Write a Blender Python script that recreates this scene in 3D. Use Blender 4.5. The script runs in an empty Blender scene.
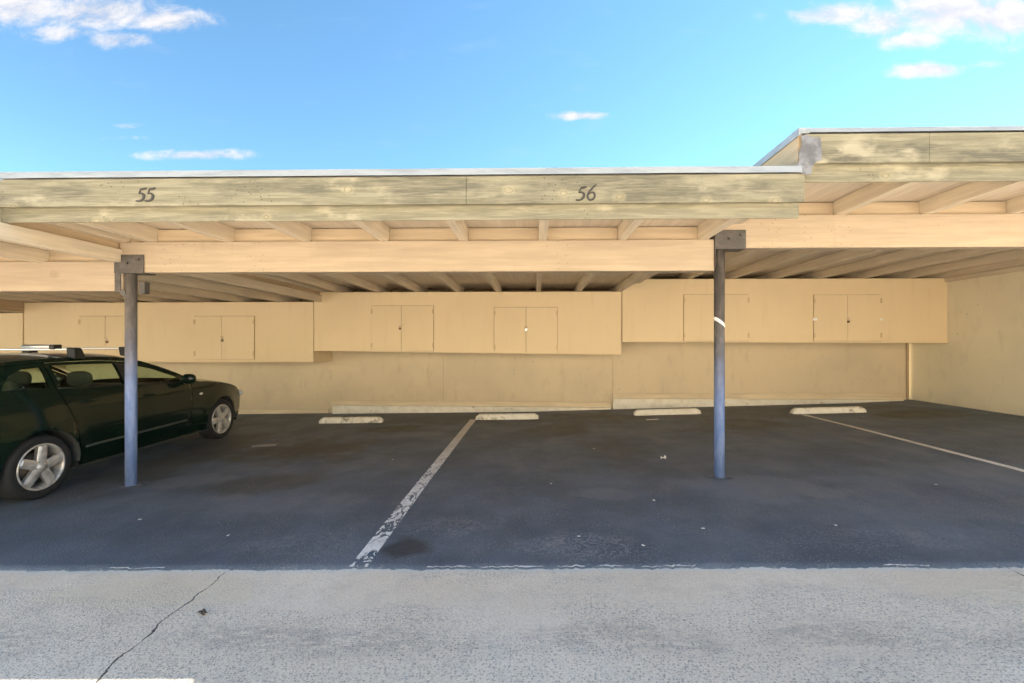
import bpy, bmesh, math, random
import numpy as np
from mathutils import Vector, Matrix, noise
from mathutils.geometry import delaunay_2d_cdt
R = math.radians
random.seed(7)
S = bpy.context.scene
COL = S.collection

# ------------------------------------------------------------------ camera model (real lens: 16 mm, small shift)
CAM_H, FPX, YAW, CX, CY = 1.5, 455.0, 0.0207, 524.6, 345.0
def X_at(px, Y):
    "world X of the vertical plane point seen in column px at depth Y"
    r = (px - CX) / FPX
    return (r * Y - YAW * Y) / (1 + YAW * r)
def Z_at(px, py, Y):
    X = X_at(px, Y)
    return CAM_H + (CY - py) * (Y - YAW * X) / FPX

# ------------------------------------------------------------------ terrain
GY = [-6, 3.05, 4.92, 7.5, 10.5]
GR = [([-7, 7], [-.09, .09]),
      ([-7, -3.5, 0, 3.4, 9], [-.09, -.046, 0, .046, .13]),
      ([-7, -4.445, 1.99, 9], [-.115, -.071, .061, .20]),
      ([-7, -5.1, 0, 2, 5.3, 8.6], [-.09, -.064, -.004, .046, .142, .245]),
      ([-12, -6.67, -.3, 1.8, 7.06, 8.56], [-.18, -.12, -.035, .03, .185, .253])]
def g(x, y):
    v = [float(np.interp(x, a, b)) for a, b in GR]
    return float(np.interp(y, GY, v))

# ------------------------------------------------------------------ object helpers
def thing(name, label, cat, loc=(0, 0, 0), rotz=0, group=None):
    o = bpy.data.objects.new(name, None); COL.objects.link(o)
    o.location = loc; o.rotation_euler = (0, 0, rotz)
    o.empty_display_size = .1
    o['label'] = label; o['category'] = cat
    if group: o['group'] = group
    return o
def tag(o, label, cat, group=None):
    o['label'] = label; o['category'] = cat
    if group: o['group'] = group
    return o
def obj(name, bm, mat, parent=None, smooth=False, local=False, bevel=0, label=None, solid=0):
    me = bpy.data.meshes.new(name)
    bmesh.ops.recalc_face_normals(bm, faces=bm.faces[:])
    if parent is not None and not local:
        root = parent
        off = Vector((0, 0, 0))
        while root is not None:
            off += Vector(root.location); root = root.parent
        bmesh.ops.translate(bm, verts=bm.verts[:], vec=-off)
    bm.to_mesh(me); bm.free()
    if smooth:
        for p in me.polygons: p.use_smooth = True
    o = bpy.data.objects.new(name, me); COL.objects.link(o)
    for m in (mat if isinstance(mat, (list, tuple)) else [mat]): me.materials.append(m)
    if parent is not None: o.parent = parent
    if solid:
        s = o.modifiers.new('solid', 'SOLIDIFY'); s.thickness = solid; s.offset = -1; s.use_rim = not local
    if bevel:
        b = o.modifiers.new('bevel', 'BEVEL'); b.width = bevel; b.segments = 2; b.limit_method = 'ANGLE'; b.angle_limit = R(40)
    if label: o['label'] = label
    return o
def struct(name, bm, mat, smooth=False):
    o = obj(name, bm, mat, None, smooth); o['kind'] = 'structure'; return o
def BM(): return bmesh.new()
def hexa(bm, p):
    "p: 8 points, bottom 4 ccw then top 4"
    v = [bm.verts.new(q) for q in p]
    for f in ((0, 3, 2, 1), (4, 5, 6, 7), (0, 1, 5, 4), (1, 2, 6, 5), (2, 3, 7, 6), (3, 0, 4, 7)):
        bm.faces.new([v[i] for i in f])
    return v
def box(bm, x0, x1, y0, y1, z0, z1):
    return hexa(bm, [(x0, y0, z0), (x1, y0, z0), (x1, y1, z0), (x0, y1, z0), (x0, y0, z1), (x1, y0, z1), (x1, y1, z1), (x0, y1, z1)])
def bx(*a):
    bm = BM(); box(bm, *a); return bm
def lathe(bm, prof, c=(0, 0, 0), axis='z', seg=28, closed=False):
    "prof: (radius, height) pairs, spun about axis"
    rings = []
    for r, h in prof:
        ring = []
        for i in range(seg):
            a = 2 * math.pi * i / seg
            p = (r * math.cos(a), r * math.sin(a), h)
            if axis == 'x': p = (h, r * math.cos(a), r * math.sin(a))
            if axis == 'y': p = (r * math.cos(a), h, r * math.sin(a))
            ring.append(bm.verts.new((p[0] + c[0], p[1] + c[1], p[2] + c[2])))
        rings.append(ring)
    n = len(rings)
    for k in range(n if closed else n - 1):
        a, b = rings[k], rings[(k + 1) % n]
        for i in range(seg):
            bm.faces.new((a[i], a[(i + 1) % seg], b[(i + 1) % seg], b[i]))
    if not closed:
        for ring in (rings[0], rings[-1]):
            try: bm.faces.new(ring)
            except ValueError: pass
def tube(bm, pts, r, seg=10):
    rings = []
    n = len(pts)
    for i, p in enumerate(pts):
        p = Vector(p)
        d = (Vector(pts[min(i + 1, n - 1)]) - Vector(pts[max(i - 1, 0)])).normalized()
        u = d.orthogonal().normalized() if abs(d.z) > .95 else d.cross(Vector((0, 0, 1))).normalized()
        w = d.cross(u)
        rr = r[i] if isinstance(r, (list, tuple)) else r
        rings.append([bm.verts.new(p + rr * (math.cos(2 * math.pi * k / seg) * u + math.sin(2 * math.pi * k / seg) * w)) for k in range(seg)])
    for a, b in zip(rings, rings[1:]):
        for k in range(seg): bm.faces.new((a[k], a[(k + 1) % seg], b[(k + 1) % seg], b[k]))
    bm.faces.new(rings[0]); bm.faces.new(rings[-1])
def ellipsoid(bm, c, s, u=20, v=12, power=1.0):
    m = Matrix.Translation(c) @ Matrix.Diagonal((s[0], s[1], s[2], 1))
    r = bmesh.ops.create_uvsphere(bm, u_segments=u, v_segments=v, radius=1)
    for q in r['verts']:
        if power != 1.0:
            q.co = Vector([math.copysign(abs(t) ** power, t) for t in q.co])
        q.co = m @ q.co

# ------------------------------------------------------------------ material helpers
class Mat:
    def __init__(s, name):
        s.m = bpy.data.materials.new(name); s.m.use_nodes = True
        s.nt = s.m.node_tree; s.nt.nodes.clear()
        s.out = s.nt.nodes.new('ShaderNodeOutputMaterial')
        s._pos = None
    def n(s, t, props=None, **ins):
        nd = s.nt.nodes.new('ShaderNode' + t)
        for k, v in (props or {}).items(): setattr(nd, k, v)
        for k, v in ins.items():
            key = int(k[1:]) if (k[0] == 'i' and k[1:].isdigit()) else k.replace('_', ' ')
            sk = nd.inputs[key]
            if isinstance(v, bpy.types.NodeSocket): s.nt.links.new(v, sk)
            else: sk.default_value = v
        return nd
    def pos(s):
        if s._pos is None: s._pos = s.n('TexCoord').outputs['Object']
        return s._pos
    def map(s, scale=(1, 1, 1), loc=(0, 0, 0), rot=(0, 0, 0), vec=None):
        return s.n('Mapping', None, Vector=vec or s.pos(), Scale=scale, Location=loc, Rotation=rot).outputs[0]
    def noise(s, scale, detail=5, rough=.55, vec=None, dist=0):
        return s.n('TexNoise', None, Vector=vec or s.pos(), Scale=scale, Detail=detail, Roughness=rough, Distortion=dist).outputs['Fac']
    def vor(s, scale, vec=None, feature='F1', out='Distance', rnd=1.0):
        return s.n('TexVoronoi', {'feature': feature}, Vector=vec or s.pos(), Scale=scale, Randomness=rnd).outputs[out]
    def plane(s, ax=('X', 'Z'), sc=(1, 1), off=0.0):
        q = s.xyz(); ix = {'X': 0, 'Y': 1, 'Z': 2}
        return s.n('CombineXYZ', None, X=s.math('ADD', s.math('MULTIPLY', q[ix[ax[0]]], sc[0]), off), Y=s.math('ADD', s.math('MULTIPLY', q[ix[ax[1]]], sc[1]), off * .37), Z=0.0).outputs[0]
    def vor2(s, scale, vec, out='Distance'):
        return s.n('TexVoronoi', {'voronoi_dimensions': '2D'}, Vector=vec, Scale=scale).outputs[out]
    def ramp(s, fac, *stops, interp='LINEAR'):
        r = s.n('ValToRGB', None, Fac=fac); cr = r.color_ramp; cr.interpolation = interp
        while len(cr.elements) < len(stops): cr.elements.new(.5)
        for e, (p, c) in zip(cr.elements, stops):
            e.position = p
            e.color = (c, c, c, 1) if not isinstance(c, (tuple, list)) else (*c[:3], 1)
        return r.outputs[0]
    def step(s, fac, a, b):
        return s.n('MapRange', {'interpolation_type': 'SMOOTHSTEP'}, Value=fac, i1=a, i2=b, i3=0.0, i4=1.0).outputs[0]
    def math(s, op, a, b=0.0, clamp=False):
        return s.n('Math', {'operation': op, 'use_clamp': clamp}, i0=a, i1=b).outputs[0]
    def mix(s, fac, a, b, mode='MIX'):
        nd = s.n('Mix', {'data_type': 'RGBA', 'blend_type': mode})
        def put(i, v):
            if isinstance(v, bpy.types.NodeSocket): s.nt.links.new(v, nd.inputs[i])
            elif i == 0: nd.inputs[0].default_value = v
            else: nd.inputs[i].default_value = (*v[:3], 1) if isinstance(v, (tuple, list)) else (v, v, v, 1)
        put(0, fac); put(6, a); put(7, b)
        return nd.outputs[2]
    def xyz(s): return s.n('SeparateXYZ', None, Vector=s.pos()).outputs
    def spot(s, x, y, rx, ry, wob=.35, scale=3.0):
        "soft-edged stain centred at x, y (object space)"
        v = s.map((1 / rx, 1 / ry, 0), (-x / rx, -y / ry, 0))
        l = s.n('VectorMath', {'operation': 'LENGTH'}, i0=v).outputs['Value']
        l = s.math('ADD', l, s.math('MULTIPLY', s.math('SUBTRACT', s.noise(scale, 4), .5), wob * 4))
        return s.n('MapRange', {'interpolation_type': 'SMOOTHSTEP'}, Value=l, i1=1.0, i2=.45, i3=0.0, i4=1.0).outputs[0]
    def done(s, color, rough=.6, bump=None, bstr=.3, bdist=.01, metal=0.0, spec=.5, **kw):
        p = s.n('BsdfPrincipled')
        def put(k, v):
            if isinstance(v, bpy.types.NodeSocket): s.nt.links.new(v, p.inputs[k])
            elif k in ('Base Color', 'Emission Color'): p.inputs[k].default_value = (*v[:3], 1)
            else: p.inputs[k].default_value = v
        put('Base Color', color); put('Roughness', rough); put('Metallic', metal); put('Specular IOR Level', spec)
        for k, v in kw.items(): put(k.replace('_', ' '), v)
        if bump is not None:
            b = s.n('Bump', None, Strength=bstr, Distance=bdist, Height=bump)
            s.nt.links.new(b.outputs[0], p.inputs['Normal'])
        s.bsdf = p
        s.nt.links.new(p.outputs[0], s.out.inputs[0])
        return s.m

def painted_wood(name, col, axis='x', dirt=.25, seed=0.0, knots=True, rough=.62, streak=1.0):
    m = Mat(name)
    st = {'x': (.5, 7, 7), 'y': (7, .5, 7), 'z': (7, 7, .5)}[axis]
    gr = m.noise(3.0, 6, .6, m.map(st, (seed, seed * 2, 0)))
    big = m.noise(.9, 3, .5, m.map((1, 1, 1), (seed, 0, seed)))
    c = m.mix(m.step(gr, .3, .75), tuple(q * (1 - .14 * streak) for q in col), tuple(min(.95, q * (1 + .07 * streak)) for q in col))
    c = m.mix(m.math('MULTIPLY', m.step(big, .45, .75), dirt), c, tuple(q * .72 for q in col))
    if knots:
        uv = m.plane(('X', 'Z'), (1, 1.3), seed * 3.7)
        kv = m.math('ADD', m.math('ADD', m.vor2(1.15, uv), m.math('MULTIPLY', m.math('SUBTRACT', m.noise(14, 4), .5), .07)), m.step(m.vor2(1.15, uv, 'Color'), .62, .5))
        c = m.mix(m.math('MULTIPLY', m.step(kv, .055, .02), .45), c, tuple(q * .62 for q in col))
        c = m.mix(m.math('MULTIPLY', m.step(m.math('ABSOLUTE', m.math('SUBTRACT', kv, .055)), .02, .005), .3), c, tuple(q * .55 for q in col))
        nv = m.vor2(10, m.plane(('X', 'Z'), (1, 1), seed)); ns = m.step(m.noise(1.6, 2, .5, m.map((1, .1, .1), (seed + 4, 0, 0))), .61, .64)
        c = m.mix(m.math('MULTIPLY', m.math('MULTIPLY', m.step(nv, .08, .04), ns), .6), c, tuple(q * .25 for q in col))
        vs_ = m.math('MULTIPLY', m.step(m.noise(5, 4, .6, m.map((2.2, 1, .25), (seed, 0, 0))), .60, .72), .22)
        c = m.mix(vs_, c, tuple(q * .66 for q in col))
    return m.done(c, rough, gr, .25, .006, spec=.35)

MAT = {}
PEACH = (.74, .52, .30)
MAT['beam'] = painted_wood('beam_paint', (.425, .340, .245), 'x', .2, 1.0)
MAT['rafter'] = painted_wood('rafter_paint', (.66, .565, .425), 'y', .3, 2.0, knots=False)
MAT['block'] = painted_wood('blocking_paint', (.46, .362, .245), 'x', .25, 3.0, knots=False)
MAT['deck'] = painted_wood('deck_paint', (.64, .55, .43), 'y', .5, 4.0, knots=False)
MAT['riser'] = painted_wood('riser_paint', (.50, .38, .24), 'y', .4, 5.0, knots=False)

# weathered fascia: sun-bleached pale green-yellow paint, worn grey along the grain
def fascia_mat(name, seed, worn=.5):
    m = Mat(name)
    gr = m.noise(3.2, 8, .65, m.map((.55, 6, 9), (seed, 0, seed)), .6)
    fine = m.noise(14, 6, .65, m.map((.35, 6, 6), (seed, 0, 0)))
    patch = m.noise(1.5, 5, .6, m.map((.9, 1, 3.2), (seed * 3, 0, 0)))
    light = m.noise(2.1, 4, .6, m.map((.8, 1, 1.8), (seed * 7 + 2, 0, 0)))
    c = m.mix(m.step(gr, .34, .66), (.175, .165, .114), (.27, .252, .180))
    w = m.math('MULTIPLY', m.step(patch, .46, .62), m.math('ADD', m.math('MULTIPLY', m.step(fine, .35, .6), .6), .35))
    c = m.mix(m.math('MULTIPLY', w, worn * 1.6, True), c, (.115, .110, .083))
    c = m.mix(m.math('MULTIPLY', m.step(light, .56, .70), .75), c, (.385, .355, .258))
    fg = m.noise(9, 5, .7, m.map((.25, 5, 14), (seed, 2, 0)))
    c = m.mix(m.math('MULTIPLY', m.step(fg, .52, .66), .38), c, (.125, .112, .075))
    uv = m.plane(('X', 'Z'), (1, 1.5), seed * 2.3)
    kv = m.math('ADD', m.vor2(1.7, uv), m.step(m.vor2(1.7, uv, 'Color'), .60, .48))
    kv2 = m.math('ADD', kv, m.math('MULTIPLY', m.math('SUBTRACT', m.noise(15, 4), .5), .12))
    c = m.mix(m.math('MULTIPLY', m.step(kv2, .13, .03), .35), c, (.46, .42, .28))
    c = m.mix(m.math('MULTIPLY', m.step(m.math('ABSOLUTE', m.math('SUBTRACT', kv2, .045)), .022, .004), .5), c, (.17, .14, .08))
    nv = m.vor2(15, m.plane(('X', 'Z'), (1, 1), seed))
    ns = m.step(m.noise(2.1, 2, .5, m.map((1, .1, .6), (seed + 9, 0, 0))), .60, .64)
    c = m.mix(m.math('MULTIPLY', m.math('MULTIPLY', m.step(nv, .12, .05), ns), .8), c, (.07, .055, .035))
    dr = m.math('MULTIPLY', m.step(m.noise(6, 5, .65, m.map((2.4, 1, .22), (seed + 3, 0, 0))), .60, .70), .28)
    c = m.mix(dr, c, (.16, .145, .10))
    b = m.math('ADD', m.math('MULTIPLY', gr, .6), m.math('MULTIPLY', fine, .5))
    return m.done(c, .75, b, .45, .006, spec=.25)
MAT['fascia'] = fascia_mat('fascia_weathered', 1.3, .62)
MAT['fascia2'] = fascia_mat('fascia_weathered_dark', 5.1, .8)
MAT['trim'] = fascia_mat('trim_weathered', 3.7, .28)

def plaster(name, col, seed, dirt=.3, rough=.8, low_dirt=True):
    m = Mat(name)
    a = m.noise(.7, 4, .55, m.map((1, 1, 1), (seed, seed, 0)))
    b = m.noise(3.2, 6, .65, m.map((1.4, 1.4, .6), (seed, 0, 0)))
    f = m.noise(60, 3, .6)
    c = m.mix(m.math('MULTIPLY', m.step(a, .42, .7), dirt), col, (col[0] * .72, col[1] * .73, col[2] * .76))
    c = m.mix(m.math('MULTIPLY', m.step(b, .52, .72), dirt), c, (col[0] * .66, col[1] * .65, col[2] * .62))
    pv = m.vor(5.5, m.map((1, 1, 1), (seed, 0, 0)))
    psel = m.step(m.noise(1.3, 2, .5, m.map((1, 1, 1), (seed + 5, 0, 0))), .5, .6)
    c = m.mix(m.math('MULTIPLY', m.math('MULTIPLY', m.step(pv, .09, .04), psel), .6), c, (.10, .085, .05))
    z = m.xyz()[2]
    if low_dirt:
        ld = m.math('MULTIPLY', m.step(m.math('ADD', z, m.math('MULTIPLY', m.noise(2.2, 5), .9)), 1.05, .3), .38)
        c = m.mix(ld, c, (col[0] * .62, col[1] * .60, col[2] * .58))
    return m.done(c, rough, m.math('ADD', m.math('MULTIPLY', f, .4), b), .25, .008, spec=.3)
MAT['wall'] = plaster('back_wall_plaster', (.70, .595, .415), 1.7, .35)
MAT['sidewall'] = plaster('side_wall_plaster', (.82, .745, .56), 4.2, .28)
MAT['stucco'] = plaster('cream_stucco', (.85, .755, .61), 9.0, .15)
MAT['basetrim'] = painted_wood('base_trim_paint', (.72, .61, .43), 'x', .5, 8.0, knots=False)

def cabinet_mat(name, seed, col=(.77, .62, .395)):
    m = Mat(name)
    a = m.noise(.55, 3, .5, m.map((1, 1, 1), (seed, 0, seed)))
    st = m.noise(3, 5, .6, m.map((2.2, 2.2, .35), (seed, 0, 0)))
    c = m.mix(m.math('MULTIPLY', m.step(a, .4, .75), .35), col, (col[0] * .80, col[1] * .80, col[2] * .80))
    c = m.mix(m.math('MULTIPLY', m.step(st, .5, .75), .22), c, (col[0] * .78, col[1] * .74, col[2] * .66))
    sm = m.vor(.85, m.map((1, 1, 1), (seed + 2.3, 0, seed)))
    c = m.mix(m.math('MULTIPLY', m.step(m.math('ADD', sm, m.math('MULTIPLY', m.noise(7), .10)), .17, .08), .22), c, (.30, .22, .12))
    return m.done(c, .6, m.noise(22, 4), .12, .004, spec=.35)
MAT['cab'] = cabinet_mat('cabinet_paint', 1.0)
MAT['cab2'] = cabinet_mat('cabinet_door_paint', 3.0, (.765, .617, .393))

m = Mat('door_gap'); MAT['rebate'] = m.done(m.mix(m.step(m.noise(4, 4), .4, .6), (.14, .085, .04), (.34, .24, .13)), .9)
m = Mat('gap_shadow'); MAT['dark'] = m.done((.03, .022, .015), .9)
m = Mat('galvanised_edge')
c = m.mix(m.step(m.noise(2.5, 5, .6, m.map((1, 3, 6))), .4, .7), (.33, .365, .395), (.25, .28, .31))
MAT['drip'] = m.done(c, .45, metal=.15)
m = Mat('galvanised_flashing')
c = m.mix(m.step(m.noise(9, 6, .7), .4, .62), (.22, .225, .24), (.13, .13, .135))
MAT['flash'] = m.done(c, .5, m.noise(14, 4), .4, .01, metal=.3)
m = Mat('roof_felt'); MAT['felt'] = m.done(m.mix(m.noise(5), (.30, .28, .26), (.42, .40, .37)), .9)

# steel post: dark shade above, blue skylight below, painted into the colour; ragged border
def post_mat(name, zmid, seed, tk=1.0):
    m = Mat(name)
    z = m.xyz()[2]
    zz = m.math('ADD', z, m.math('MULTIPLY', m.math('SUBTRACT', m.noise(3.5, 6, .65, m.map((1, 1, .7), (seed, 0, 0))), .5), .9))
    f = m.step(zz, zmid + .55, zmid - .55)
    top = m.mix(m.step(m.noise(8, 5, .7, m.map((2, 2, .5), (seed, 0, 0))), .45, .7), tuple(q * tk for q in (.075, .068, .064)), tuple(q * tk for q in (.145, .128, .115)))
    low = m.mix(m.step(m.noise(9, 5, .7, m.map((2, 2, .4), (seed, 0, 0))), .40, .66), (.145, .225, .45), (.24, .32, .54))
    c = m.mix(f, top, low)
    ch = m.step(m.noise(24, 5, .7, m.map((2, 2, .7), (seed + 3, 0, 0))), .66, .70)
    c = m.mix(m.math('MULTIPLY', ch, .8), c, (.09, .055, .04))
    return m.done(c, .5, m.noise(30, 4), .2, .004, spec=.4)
MAT['postA'] = post_mat('post_shade_skylight', 1.25, 1, 1.7)
MAT['postB'] = post_mat('post_shade_skylight_dark', 1.1, 6)
m = Mat('bracket_steel')
MAT['steel'] = m.done(m.mix(m.step(m.noise(12, 6, .7), .4, .7), (.060, .054, .050), (.105, .092, .080)), .55, m.noise(30), .25, .004)
m = Mat('tape_white'); MAT['tape'] = m.done((.82, .82, .80), .5)
m = Mat('number_black'); MAT['num'] = m.done((.035, .032, .028), .6)

# asphalt
m = Mat('asphalt')
p = m.xyz()
agg = m.noise(95, 4, .75); agv = m.vor2(85, m.plane(('X', 'Y')))
mid = m.noise(1.15, 6, .6); mid2 = m.noise(3.8, 6, .62, m.map((1, .45, 1), (3, 1, 0)))
c = m.mix(m.step(mid, .35, .68), (.072, .100, .140), (.130, .165, .215))
c = m.mix(m.math('MULTIPLY', m.step(mid2, .5, .72), .45), c, (.155, .185, .235))
c = m.mix(m.math('MULTIPLY', m.step(agg, .52, .68), .6), c, (.23, .25, .28))
c = m.mix(m.math('MULTIPLY', m.step(agg, .46, .32), .6), c, (.026, .028, .032))
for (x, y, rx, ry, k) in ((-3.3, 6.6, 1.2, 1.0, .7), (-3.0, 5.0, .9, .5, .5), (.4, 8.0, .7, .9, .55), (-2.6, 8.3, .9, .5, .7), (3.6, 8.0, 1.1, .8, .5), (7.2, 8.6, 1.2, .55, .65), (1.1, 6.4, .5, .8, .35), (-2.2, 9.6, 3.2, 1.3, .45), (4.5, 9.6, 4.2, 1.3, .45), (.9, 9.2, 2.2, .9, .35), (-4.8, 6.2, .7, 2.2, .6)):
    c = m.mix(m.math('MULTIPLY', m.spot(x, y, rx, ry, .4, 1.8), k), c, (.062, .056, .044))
for (x, y, rx, ry, k) in ((2.3, 4.6, 1.0, .5, .55), (5.1, 5.0, 1.1, .5, .45), (.7, 4.5, .35, .25, .5), (-2.5, 4.3, .9, .4, .4), (-1.9, 7.7, .5, .3, .35), (4.0, 4.0, 1.6, .3, .25), (-3.9, 5.1, .45, .35, .4)):
    c = m.mix(m.math('MULTIPLY', m.spot(x, y, rx, ry, .5, 2.4), k), c, (.19, .215, .255))
# chalky scuffs near the front edge
sc = m.noise(6.5, 6, .7, m.map((1, 1.5, 1)), 1.8)
scl = m.step(m.math('ABSOLUTE', m.math('SUBTRACT', sc, .5)), .020, .005)
for (x, y, rx, ry, k) in ((.35, 3.35, .6, .25, .5), (-.75, 3.75, .6, .25, .3), (2.6, 3.45, 1.3, .28, .22), (-1.8, 3.4, .5, .3, .25)):
    c = m.mix(m.math('MULTIPLY', m.math('MULTIPLY', scl, m.spot(x, y, rx, ry, .5, 3)), k), c, (.62, .62, .63))
gv = m.vor2(30, m.plane(('X', 'Y'))); gsel = m.step(m.noise(4, 3), .50, .60)
c = m.mix(m.math('MULTIPLY', m.math('MULTIPLY', m.step(gv, .22, .10), gsel), .6), c, (.30, .29, .28))
c = m.mix(m.math('MULTIPLY', m.spot(-.95, 3.36, .22, .24, .30, 5), .75), c, (.022, .024, .028))     # oil spot by the white line
rough = m.ramp(mid2, (.3, .55), (.75, .78))
MAT['asphalt'] = m.done(c, rough, m.math('ADD', m.math('MULTIPLY', agv, .8), m.math('MULTIPLY', agg, .6)), .6, .006, spec=.5)

# exposed-aggregate concrete
m = Mat('concrete')
x, y, z = m.xyz()
a = m.noise(.8, 5, .6); b = m.noise(4.5, 7, .7); f = m.noise(70, 4, .7); v = m.vor2(64, m.plane(('X', 'Y'))); v2 = m.vor2(110, m.plane(('X', 'Y'), off=3.3))
c = m.mix(m.step(a, .35, .7), (.84, .72, .58), (.95, .84, .70))
c = m.mix(m.math('MULTIPLY', m.step(b, .48, .7), .5), c, (.70, .60, .49))
exposed = m.step(m.math('ADD', m.noise(1.5, 5, .65, m.map((.6, 1.4, 1), (5, 0, 0))), m.math('MULTIPLY', m.step(y, 2.95, 2.1), .20)), .50, .64)
pit = m.math('MULTIPLY', m.step(m.math('ADD', v, m.math('MULTIPLY', m.math('SUBTRACT', m.noise(48, 3), .5), .5)), .36, .16), m.math('ADD', m.math('MULTIPLY', exposed, .75), .22))
psel = m.step(m.math('ADD', m.vor2(64, m.plane(('X', 'Y')), 'Color'), m.math('MULTIPLY', m.math('SUBTRACT', m.noise(5, 4), .5), .9)), .58, .68)
c = m.mix(m.math('MULTIPLY', m.math('MULTIPLY', pit, psel), .6), c, (.12, .105, .09))
sp1 = m.noise(74, 3, .7); sp2 = m.noise(150, 2, .6)
c = m.mix(m.math('MULTIPLY', m.math('MULTIPLY', m.step(sp1, .555, .615), m.math('ADD', m.math('MULTIPLY', exposed, .42), .07)), 1.0, True), c, (.165, .15, .13))
c = m.mix(m.math('MULTIPLY', m.step(sp2, .56, .66), .32), c, (.30, .28, .25))
c = m.mix(m.math('MULTIPLY', m.step(sp1, .44, .36), m.math('MULTIPLY', exposed, .5)), c, (.86, .82, .74))
c = m.mix(m.math('MULTIPLY', m.math('MULTIPLY', m.step(v2, .30, .15), exposed), .45), c, (.80, .78, .74))
c = m.mix(m.math('MULTIPLY', m.step(f, .47, .66), .30), c, (.46, .41, .35))
band = m.math('MULTIPLY', m.step(m.math('ABSOLUTE', m.math('SUBTRACT', m.math('ADD', y, m.math('MULTIPLY', m.noise(1.6, 4), .35)), 2.50)), .19, .03), m.step(m.noise(1.3, 4, .6, m.map((.8, 1, 1), (9, 0, 0))), .36, .56)); band = m.math('MULTIPLY', band, m.step(m.noise(17, 6, .75, m.map((.5, 1.6, 1))), .36, .6))
c = m.mix(m.math('MULTIPLY', band, .42), c, (.28, .26, .23))           # tyre-worn grey band across the drive
c = m.mix(m.math('MULTIPLY', m.step(m.math('ADD', y, m.math('MULTIPLY', m.noise(9, 5), .1)), 3.03, 3.09), .6), c, (.74, .73, .70))
for (sx, sy, rx, ry, k) in ((-2.4, 2.75, .8, .22, .4), (2.9, 2.75, .7, .25, .3)):
    c = m.mix(m.math('MULTIPLY', m.spot(sx, sy, rx, ry, .4, 3), k), c, (.78, .68, .50))
# cracks: distance to a jittered straight line
def crack(ax, ay, bx_, by, w, wob):
    dx, dy = bx_ - ax, by - ay; L = math.hypot(dx, dy); nx, ny = -dy / L, dx / L
    d = m.math('ADD', m.math('MULTIPLY', m.math('SUBTRACT', x, ax), nx), m.math('MULTIPLY', m.math('SUBTRACT', y, ay), ny))
    d = m.math('ADD', d, m.math('MULTIPLY', m.math('SUBTRACT', m.noise(2.6, 7, .62), .5), wob))
    along = m.math('DIVIDE', m.math('ADD', m.math('MULTIPLY', m.math('SUBTRACT', x, ax), dx), m.math('MULTIPLY', m.math('SUBTRACT', y, ay), dy)), L * L)
    inside = m.math('MULTIPLY', m.step(along, -.02, .02), m.step(along, 1.02, .98))
    return m.math('MULTIPLY', m.step(m.math('DIVIDE', m.math('ABSOLUTE', d), m.math('ADD', m.math('MULTIPLY', m.step(m.noise(7, 4), .3, .7), 1.7), .25)), w, w * .35), inside)
CR = [(-2.08, 3.02, -1.98, 1.9, .0048, .16), (3.10, 3.06, 3.05, 2.2, .006, .05), (-2.05, 1.95, -1.6, -3, .008, .2)]
cr = None
for q in CR:
    k = crack(*q); cr = k if cr is None else m.math('MAXIMUM', cr, k)
c = m.mix(m.math('MULTIPLY', cr, .9), c, (.035, .03, .028))
hgt = m.math('ADD', m.math('MULTIPLY', f, .5), m.math('MULTIPLY', m.step(v, 0, .35), m.math('ADD', m.math('MULTIPLY', exposed, .7), .1)))
hgt = m.math('SUBTRACT', hgt, m.math('MULTIPLY', cr, 2.0))
MAT['concrete'] = m.done(c, .85, hgt, .55, .008, spec=.3)

m = Mat('patched_asphalt'); MAT['patch'] = m.done(m.mix(m.step(m.noise(16, 6, .7), .42, .66), (.095, .115, .15), (.27, .28, .29)), .85, m.noise(40), .5, .01)
m = Mat('dry_soil'); MAT['soil'] = m.done(m.mix(m.noise(.2, 6), (.22, .19, .14), (.32, .28, .21)), .95)

# worn line paint: bare asphalt shows through
def line_mat(name, wear_front):
    m = Mat(name)
    x, y, z = m.xyz()
    w = m.noise(6, 5, .6, m.map((1.5, .75, 1)), 1.0)
    thr = m.n('MapRange', None, Value=y, i1=3.0, i2=6.6, i3=.115 if wear_front else .02, i4=0.0).outputs[0]
    ridge = m.math('ABSOLUTE', m.math('SUBTRACT', w, .5))
    miss = m.step(ridge, m.math('MULTIPLY', thr, .52), m.math('MULTIPLY', thr, .30))
    miss = m.math('MULTIPLY', miss, m.step(m.noise(2.8, 3), .36, .46))
    dirty = m.noise(5, 5, .6)
    far = m.step(y, 5.4, 7.6)
    c = m.mix(m.step(dirty, .4, .7), (.86, .86, .85), (.66, .655, .64))
    c = m.mix(m.math('MULTIPLY', far, .45), c, (.42, .40, .35))
    c = m.mix(m.math('MULTIPLY', m.step(m.noise(40, 3), .5, .75), .4), c, (.30, .30, .30))
    mat = m.done(c, .7, w, .1, .003)
    tr = m.n('BsdfTransparent')
    mx = m.n('MixShader', None, Fac=miss)
    m.nt.links.new(m.bsdf.outputs[0], mx.inputs[1]); m.nt.links.new(tr.outputs[0], mx.inputs[2])
    m.nt.links.new(mx.outputs[0], m.out.inputs[0])
    return mat
MAT['line'] = line_mat('line_paint_worn', True)
MAT['line2'] = line_mat('line_paint_dull', False)

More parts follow.
